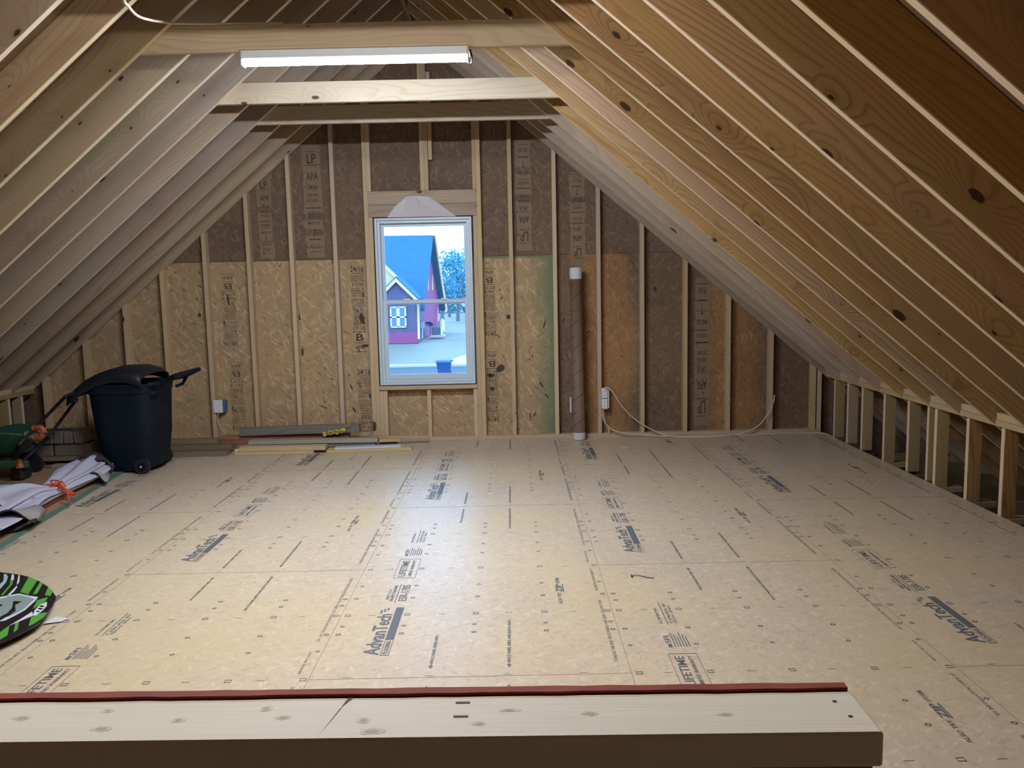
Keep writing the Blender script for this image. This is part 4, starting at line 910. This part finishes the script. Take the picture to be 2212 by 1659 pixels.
for q in ([(-2.468, 4.066), (-2.394, 4.012), (-2.328, 3.818), (-2.387, 3.854)], [(-2.368, 3.992), (-2.343, 3.973), (-2.291, 3.829), (-2.305, 3.816)], [(-2.286, 3.915), (-2.231, 3.858), (-2.208, 3.792), (-2.242, 3.806)],
          [(-2.097, 3.463), (-2.095, 3.528), (-2.110, 3.592), (-2.138, 3.582), (-2.152, 3.537), (-2.106, 3.436)], [(-2.193, 3.489), (-2.181, 3.494), (-2.135, 3.406), (-2.131, 3.37)], [(-2.167, 3.267), (-2.146, 3.300), (-2.142, 3.345), (-2.197, 3.452), (-2.193, 3.378), (-2.211, 3.338)],
          [(-2.532, 4.02), (-2.521, 4.026), (-2.489, 3.961), (-2.447, 3.818), (-2.456, 3.812), (-2.498, 3.955)], [(-2.242, 3.743), (-2.211, 3.779), (-2.193, 3.722), (-2.2, 3.632)], [(-2.30, 3.30), (-2.26, 3.31), (-2.25, 3.45), (-2.30, 3.44)], [(-2.8, 4.05), (-2.74, 4.09), (-2.62, 3.85), (-2.66, 3.84)], [(-2.9, 3.9), (-2.87, 3.95), (-2.7, 3.75), (-2.72, 3.72)]): prt(bm, q, .0494, 0)
for q in ([(-2.625, 4.118), (-2.614, 4.120), (-2.576, 4.073), (-2.538, 3.992), (-2.512, 3.901), (-2.549, 3.937), (-2.564, 4.014)],): prt(bm, q, .0495, 1)
for q in ([(-2.58, 4.110), (-2.567, 4.107), (-2.522, 4.033), (-2.531, 4.02)], [(-2.538, 4.098), (-2.531, 4.098), (-2.47, 3.988), (-2.462, 3.952)], [(-2.454, 3.938), (-2.444, 3.931), (-2.421, 3.862), (-2.411, 3.797), (-2.423, 3.81)],
          [(-2.503, 3.808), (-2.446, 3.792), (-2.413, 3.816), (-2.38, 3.834), (-2.32, 3.804), (-2.259, 3.782), (-2.245, 3.731), (-2.228, 3.621), (-2.236, 3.558), (-2.248, 3.503), (-2.302, 3.484), (-2.42, 3.46), (-2.55, 3.6)], [(-2.196, 3.446), (-2.188, 3.522), (-2.185, 3.602), (-2.153, 3.554), (-2.175, 3.499), (-2.192, 3.452)]): prt(bm, q, .0496, 2)
prt(bm, [(-2.50, 3.765), (-2.43, 3.766), (-2.406, 3.796), (-2.368, 3.814), (-2.308, 3.785), (-2.262, 3.757), (-2.254, 3.707), (-2.24, 3.634), (-2.247, 3.588), (-2.257, 3.548), (-2.288, 3.533), (-2.323, 3.518), (-2.42, 3.50), (-2.53, 3.62)], .0499, 3)
prt(bm, [(-2.156, 3.554), (-2.183, 3.619), (-2.196, 3.685), (-2.182, 3.718), (-2.154, 3.665), (-2.143, 3.611), (-2.139, 3.553)], .0499, 2)
for q in ([(-2.349, 3.736), (-2.304, 3.728), (-2.311, 3.685), (-2.265, 3.612), (-2.263, 3.565), (-2.27, 3.504), (-2.297, 3.533), (-2.289, 3.59), (-2.304, 3.649)], [(-2.423, 3.716), (-2.369, 3.689), (-2.369, 3.658)], [(-2.188, 3.66), (-2.186, 3.675), (-2.162, 3.665), (-2.165, 3.65)], [(-2.178, 3.63), (-2.176, 3.645), (-2.152, 3.635), (-2.155, 3.62)], [(-2.168, 3.60), (-2.166, 3.61), (-2.148, 3.60), (-2.150, 3.59)]): prt(bm, q, .0503, 4)
link('printed_pattern', bm, [PG, PB, PW, PGR, PK], pb)
bm = bmesh.new(); poly(bm, [(-2.119, 3.56, .008), (-2.105, 3.64, .008), (-2.035, 3.63, .004), (-2.05, 3.59, .004)], depth=(0, 0, .001)); link('paper_tag', bm, TAPE, pb)
# small litter
bm = bmesh.new(); tube(bm, smoothpath([(.573, 4.025, .004), (.60, 4.03, .006), (.65, 4.0, .004), (.68, 3.99, .004)], 4), .0022, 6); tube(bm, [(.572, 4.012, .004), (.574, 4.04, .004)], .005, 6); tag(link('bent_nail', bm, plain('rust_brown', (.16, .07, .05), .7)), 'bent rusty nail lying on the floor right of centre', 'nail')
bm = bmesh.new(); box(bm, .955, 1.0, 7.30, 7.335, .001, .004); tag(link('paper_scrap', bm, TAPE), 'tiny white paper scrap on the floor near the cardboard tube', 'scrap')

# ---------------------------------------------------------------- outside the window
GROUND = [(16, -4.4), (45, -4.22), (59, -4.2), (63.5, -2.82), (70, -2.72), (98, -2.45), (160, -2.3), (400, -2.2)]
def gz_(y):
    for (a, za), (b, zb) in zip(GROUND, GROUND[1:]):
        if y <= b: return za+(zb-za)*(y-a)/(b-a)
    return GROUND[-1][1]
bm = bmesh.new(); prev = None
for y, z in GROUND:
    v = (bm.verts.new((-160, y, z)), bm.verts.new((160, y, z)))
    if prev: bm.faces.new((prev[0], prev[1], v[1], v[0]))
    prev = v
LAWN = plain('dry_lawn', (.25, .235, .175), .95, var=.35, scale=.22)
tag(link('lawn', bm, LAWN), 'dry lawn and ground outside the window', kind='structure')
bm = bmesh.new()
for ya, yb, dz in ((40, 58.8, .03),):
    bm.faces.new([bm.verts.new(p) for p in ((-100, ya, gz_(ya)+dz), (100, ya, gz_(ya)+dz), (100, yb, gz_(yb)+dz), (-100, yb, gz_(yb)+dz))])
tag(link('road', bm, plain('asphalt', (.07, .10, .105), .9, var=.1, scale=.5)), 'street beyond the window', kind='structure')
bm = bmesh.new(); box(bm, -100, 100, 58.8, 59.4, -4.3, -4.02); tag(link('trim_1', bm, plain('kerb_concrete', (.6, .5, .42), .9)), 'pale kerb along the street', kind='structure')
bm = bmesh.new(); bm.faces.new([bm.verts.new(p) for p in ((-5.5, 59.4, gz_(59.4)+.03), (12, 59.4, gz_(59.4)+.03), (12, 62, gz_(62)+.04), (-2.8, 61.5, gz_(61.5)+.04))])
tag(link('floor_driveway', bm, plain('driveway_concrete', (.62, .5, .36), .9, var=.1)), 'pale concrete drive beside the lawn', kind='structure')
def at(px, py, Y):     # point at depth Y seen at a picture position (used for distant outdoor things only)
    d = _f+_r2*((px-1106)/F_PX)-_u2*((py-829.5)/F_PX); return Vector((0, 0, CH))+d*(Y/d.y)
h = thing('brick_house', 'neighbouring brick house with a steep roof seen through the window', 'house', (-9, 68, -3.2))
BRICK = plain('pink_brick', (.33, .075, .16), .9, var=.12, scale=3); BRICK2 = plain('front_brick', (.125, .105, .165), .9, var=.35, scale=2.2); ROOF = plain('shingles', (.034, .13, .19), .9, var=.18, scale=2); CRM = plain('cream_siding', (.75, .55, .30), .8); TRIM = plain('house_trim', (.85, .6, .36), .7)
A = Vector((-7.05, 69, 0)); rot = math.radians(-17)
ux = Vector((math.cos(rot), math.sin(rot), 0)); uy = Vector((-math.sin(rot), math.cos(rot), 0))
# main gable end: corners chosen at real positions
eF = at(906, 655, 66.0); eR = at(949, 655, 76.0); apx = at(924, 508, 71.0); gF = at(908, 733, 66.0); gR = at(946, 690, 76.0); gR.z = gF.z; 
bm = bmesh.new(); poly(bm, [gF, gR, eR, apx, eF], depth=(-.25, .1, 0)); bmesh.ops.recalc_face_normals(bm, faces=bm.faces); link('gable_wall', bm, BRICK, h)
dirL = Vector((-1, -.12, 0)).normalized()
ov = (eF-apx).normalized()*.5
bm = bmesh.new(); oh = Vector((.45, .05, 0))
poly(bm, [apx+oh, eF+ov+oh, eF+ov+dirL*22, apx+dirL*22], depth=(0, 0, -.25)); poly(bm, [apx+oh, eR+(eR-apx).normalized()*.6+oh, eR+(eR-apx).normalized()*.6+dirL*22, apx+dirL*22], depth=(0, 0, -.25))
bmesh.ops.recalc_face_normals(bm, faces=bm.faces); link('roof', bm, ROOF, h)
bm = bmesh.new()
for e in (eR,):
    d = (e-apx).normalized(); a, b = apx+oh*1.15, e+d*.6+oh*1.15; tube(bm, [a, b], .13, 4)
link('rake_trim', bm, TRIM, h)
# front wing
wY = 63.5; w0 = at(800, 640, wY); w1p = at(901, 640, wY); base = gz_(wY)+.1
gl_ = at(856, 604, wY); er = at(901, 648, wY); el = at(811, 650, wY); zb = at(880, 733, wY).z
bm = bmesh.new(); poly(bm, [(el.x, wY, zb-.3), (er.x, wY, zb-.3), (er.x, wY, er.z), (gl_.x, wY, gl_.z), (el.x, wY, er.z)], depth=(0, 6, 0)); bmesh.ops.recalc_face_normals(bm, faces=bm.faces); link('front_wing_wall', bm, BRICK2, h)
bm = bmesh.new(); box(bm, el.x-3, er.x+.03, wY-.05, wY+.1, zb-.3, zb+.55); link('brick_base', bm, BRICK, h)
bm = bmesh.new()
for s, e in ((1, er), (-1, el)):
    d = (Vector((e.x, 0, er.z))-Vector((gl_.x, 0, gl_.z))).normalized(); a = Vector((gl_.x, wY-.3, gl_.z+.12)); b = a+d*((Vector((e.x, 0, er.z))-Vector((gl_.x, 0, gl_.z))).length+.25)
    poly(bm, [a, b, b+Vector((0, 0, -.26)), a+Vector((0, 0, -.30))], depth=(0, .2, 0))
bmesh.ops.recalc_face_normals(bm, faces=bm.faces); link('rake_trim', bm, TRIM, h)
bm = bmesh.new()
for e in (er, el):
    a = Vector((gl_.x, wY-.2, gl_.z+.14)); d = Vector((e.x-gl_.x, 0, er.z-gl_.z)); d = d*1.06
    poly(bm, [a, a+d, a+d+Vector((0, 6.5, 0)), a+Vector((0, 6.5, 0))], depth=(0, 0, .1))
bmesh.ops.recalc_face_normals(bm, faces=bm.faces); link('front_roof', bm, ROOF, h)
c0, c1_, c2_ = at(822, 566, 65), at(858, 600, 65), at(822, 640, 65)
bm = bmesh.new(); poly(bm, [c0, c1_, c2_], depth=(0, .3, 0)); bmesh.ops.recalc_face_normals(bm, faces=bm.faces); link('side_gable', bm, CRM, h)
bm = bmesh.new(); a, b = c0+Vector((0, -.2, .15)), c1_+Vector((.1, -.2, .05)); poly(bm, [a, b, b+Vector((0, 0, -.3)), a+Vector((0, 0, -.3))], depth=(0, .2, 0)); bmesh.ops.recalc_face_normals(bm, faces=bm.faces); link('rake_trim', bm, TRIM, h)
wa, wb3 = at(844, 664, wY), at(877, 706, wY)
bm = bmesh.new(); box(bm, wa.x, wb3.x, wY-.06, wY+.02, wb3.z, wa.z); hw = link('house_window', bm, plain('house_glass', (.10, .22, .28), .15), h)
bm = bmesh.new(); mx = (wa.x+wb3.x)/2; mz = (wa.z+wb3.z)/2
for x in (wa.x, mx-.06, mx+.06, wb3.x): box(bm, x-.06, x+.06, wY-.12, wY-.05, wb3.z, wa.z)
for z in (wb3.z, mz, wa.z): box(bm, wa.x-.06, wb3.x+.06, wY-.12, wY-.05, z-.05, z+.05)
link('window_trim', bm, TRIM, hw)
bm = bmesh.new(); a, b = at(903, 650, wY), at(905, 732, wY); tube(bm, [(a.x, wY-.05, a.z), (b.x, wY-.05, b.z)], .09, 6); link('downspout', bm, TRIM, h)
bm = bmesh.new(); a, b = at(911, 693, 65.5), at(912, 731, 65.5); tube(bm, [a, b], .08, 6); box(bm, a.x-.18, a.x+.18, a.y-.1, a.y+.1, (a.z+b.z)/2+.1, a.z-.1); link('meter_box', bm, plain('meter_grey', (.3, .4, .4), .6), h)
bm = bmesh.new()
for px in (917.5, 926.5):
    a, b = at(px, 594, 69.5), at(px, 627, 69.5); tube(bm, [a+Vector((.3, -.1, 0)), b+Vector((.3, -.1, 0))], .05, 5)
a, b = at(938, 664, 74), at(939, 695, 74); tube(bm, [a+Vector((.3, -.1, 0)), b+Vector((.3, -.1, 0))], .06, 5); link('wall_vent', bm, TRIM, h)
# things beside the house
ac = at(945, 723, 68); s = .86
u = thing('air_conditioner', 'grey air conditioning unit on the lawn beside the brick house', 'air conditioner', (ac.x, 68, ac.z))
bm = bmesh.new(); box(bm, ac.x-.38, ac.x+.38, 67.6, 68.4, ac.z, ac.z+.66, bev=.04); link('cabinet', bm, plain('ac_grey', (.09, .14, .16), .6), u)
bm = bmesh.new(); box(bm, ac.x+.30, ac.x+.39, 67.55, 68.4, ac.z+.02, ac.z+.66); link('corner_panel', bm, TRIM, u)
bm = bmesh.new(); box(bm, ac.x-.5, ac.x+.6, 67.4, 68.6, ac.z-.12, ac.z); link('pad', bm, MATS['kerb_concrete'], u)
dc = at(927, 700, 66.5); u = thing('satellite_dish', 'dark satellite dish on a thin pole in front of the brick house', 'dish', (dc.x, 66.5, dc.z-1))
bm = bmesh.new(); n = 16; c = bm.verts.new((dc.x, 66.55, dc.z)); rg = [bm.verts.new((dc.x+.33*math.cos(q*2*math.pi/n), 66.4, dc.z+.19*math.sin(q*2*math.pi/n)+.05*math.cos(q*2*math.pi/n)*-1)) for q in range(n)]
for q in range(n): bm.faces.new((c, rg[q], rg[(q+1) % n]))
link('dish_bowl', bm, plain('dish_dark', (.03, .06, .10), .6), u)
bm = bmesh.new(); tube(bm, [(dc.x+.1, 66.55, dc.z-.1), (dc.x+.1, 66.55, dc.z-.85)], .03, 6); link('pole', bm, MATS['dish_dark'], u)
gt = at(954, 700, 74); bm = bmesh.new(); tube(bm, [(gt.x, 74, gt.z-.55), (gt.x, 74, gt.z+.3), (gt.x, 74, gt.z+.5)], [.26, .26, .1], 12); tag(link('gas_cylinder', bm, plain('pale_tank', (.7, .6, .42), .5)), 'small pale gas cylinder behind the air conditioning unit', 'cylinder')
bc = at(960, 806, 52.5); BLB = plain('street_bin_blue', (.012, .075, .20), .5, var=.3, scale=1)
u = thing('wheeled_bin', 'blue wheeled bin out on the street, seen through the lower window pane', 'bin', (bc.x, 52.5, -4.2)); zb = gz_(52.5)+.03; top_ = at(960, 779, 52.5).z
bm = bmesh.new(); loft(bm, [rrect(bc.x-.34, bc.x+.34, 52.1, 52.9, zb+.02, .05), rrect(bc.x-.46, bc.x+.46, 52.0, 53.0, top_-.08, .06)]); link('bin_body', bm, BLB, u)
bm = bmesh.new(); loft(bm, [rrect(bc.x-.52, bc.x+.50, 51.95, 53.05, top_-.09, .06), rrect(bc.x-.50, bc.x+.48, 52.0, 53.0, top_, .06)]); box(bm, bc.x+.42, bc.x+.56, 52.2, 52.8, top_-.02, top_+.04); link('lid', bm, BLB, u)
for s_ in (-1, 1):
    bm = bmesh.new(); tube(bm, [(bc.x+s_*.36-.05, 52.85, zb+.13), (bc.x+s_*.36+.05, 52.85, zb+.13)], .13, 12); link('wheel', bm, BLACK, u)
# trees
LEAFA = plain('pale_leaves', (.10, .32, .42), .9, var=.45, scale=.9); BARK = plain('grey_bark', (.13, .14, .13), .9, var=.3)
def tree(x, y, zb, hgt, rad, label, seed, dense):
    t = thing('tree', label, 'tree', (x, y, zb), group='trees beyond the brick house'); r = random.Random(seed)
    bm = bmesh.new(); tube(bm, [(x, y, zb-.2), (x+.1, y, zb+hgt*.35), (x, y, zb+hgt*.75)], [.22, .16, .05], 7)
    for q in range(16):
        a = r.uniform(0, 6.28); z0 = zb+hgt*r.uniform(.2, .6); e = Vector((x+rad*.85*math.cos(a), y+rad*.5*math.sin(a), z0+hgt*r.uniform(.15, .4))); tube(bm, [(x, y, z0), (Vector((x, y, z0))+e)/2+Vector((0, 0, .2)), e], [.07, .05, .02], 5)
    link('trunk', bm, BARK, t)
    bm = bmesh.new()
    blobs = [(r.uniform(-.7, .7)*rad, r.uniform(-.5, .5)*rad, zb+hgt*r.uniform(.35, .93), rad*r.uniform(.25, .48)) for _ in range(16)]
    for q in range(dense):
        b = r.choice(blobs); v = Vector((r.gauss(0, 1), r.gauss(0, 1), r.gauss(0, 1))).normalized()*b[3]*r.uniform(.6, 1.05)
        c = Vector((x+b[0], y+b[1], b[2]))+v; s = r.uniform(.07, .17); e1 = Vector((r.gauss(0, 1), r.gauss(0, 1), r.gauss(0, 1))).normalized()*s; e2 = Vector((r.gauss(0, 1), r.gauss(0, 1), r.gauss(0, 1))).normalized()*s
        bm.faces.new([bm.verts.new(c+e1), bm.verts.new(c+e2), bm.verts.new(c-e1*.7), bm.verts.new(c-e2)])
    link('foliage', bm, LEAFA, t)
for i, (px, top_y, Y, rad, dn, lab) in enumerate([(985, 538, 91, 3.1, 2600, 'tall leafy tree beyond the lawn, right of the house gable'), (1015, 548, 99, 3.0, 2200, 'leafy tree at the right edge of the window view'), (952, 592, 84, 1.6, 800, 'smaller loose tree directly behind the gable of the house'), (968, 600, 106, 2.2, 1000, 'thin tree between the small tree and the tall one'), (1045, 560, 113, 3.5, 1200, 'tree farthest right beyond the window edge')]):
    tp_ = at(px, top_y, Y); zb_ = at(px, 690, Y).z; tree(tp_.x, Y, zb_, tp_.z-zb_, rad, lab, 20+i, dn)
# undergrowth strip behind the trees
bm = bmesh.new(); r = random.Random(9)
for q in range(2200):
    c = Vector((r.uniform(-14, 4), 122+r.uniform(-2, 2), r.uniform(-2.9, 3.4))); s = r.uniform(.15, .4); e1 = Vector((r.gauss(0, 1), r.gauss(0, 1), r.gauss(0, 1))).normalized()*s; e2 = Vector((r.gauss(0, 1), r.gauss(0, 1), r.gauss(0, 1))).normalized()*s
    bm.faces.new([bm.verts.new(c+e1), bm.verts.new(c+e2), bm.verts.new(c-e1), bm.verts.new(c-e2)])
tag(link('undergrowth', bm, LEAFA), 'far thicket of bare brush behind the trees', 'undergrowth', kind='stuff')
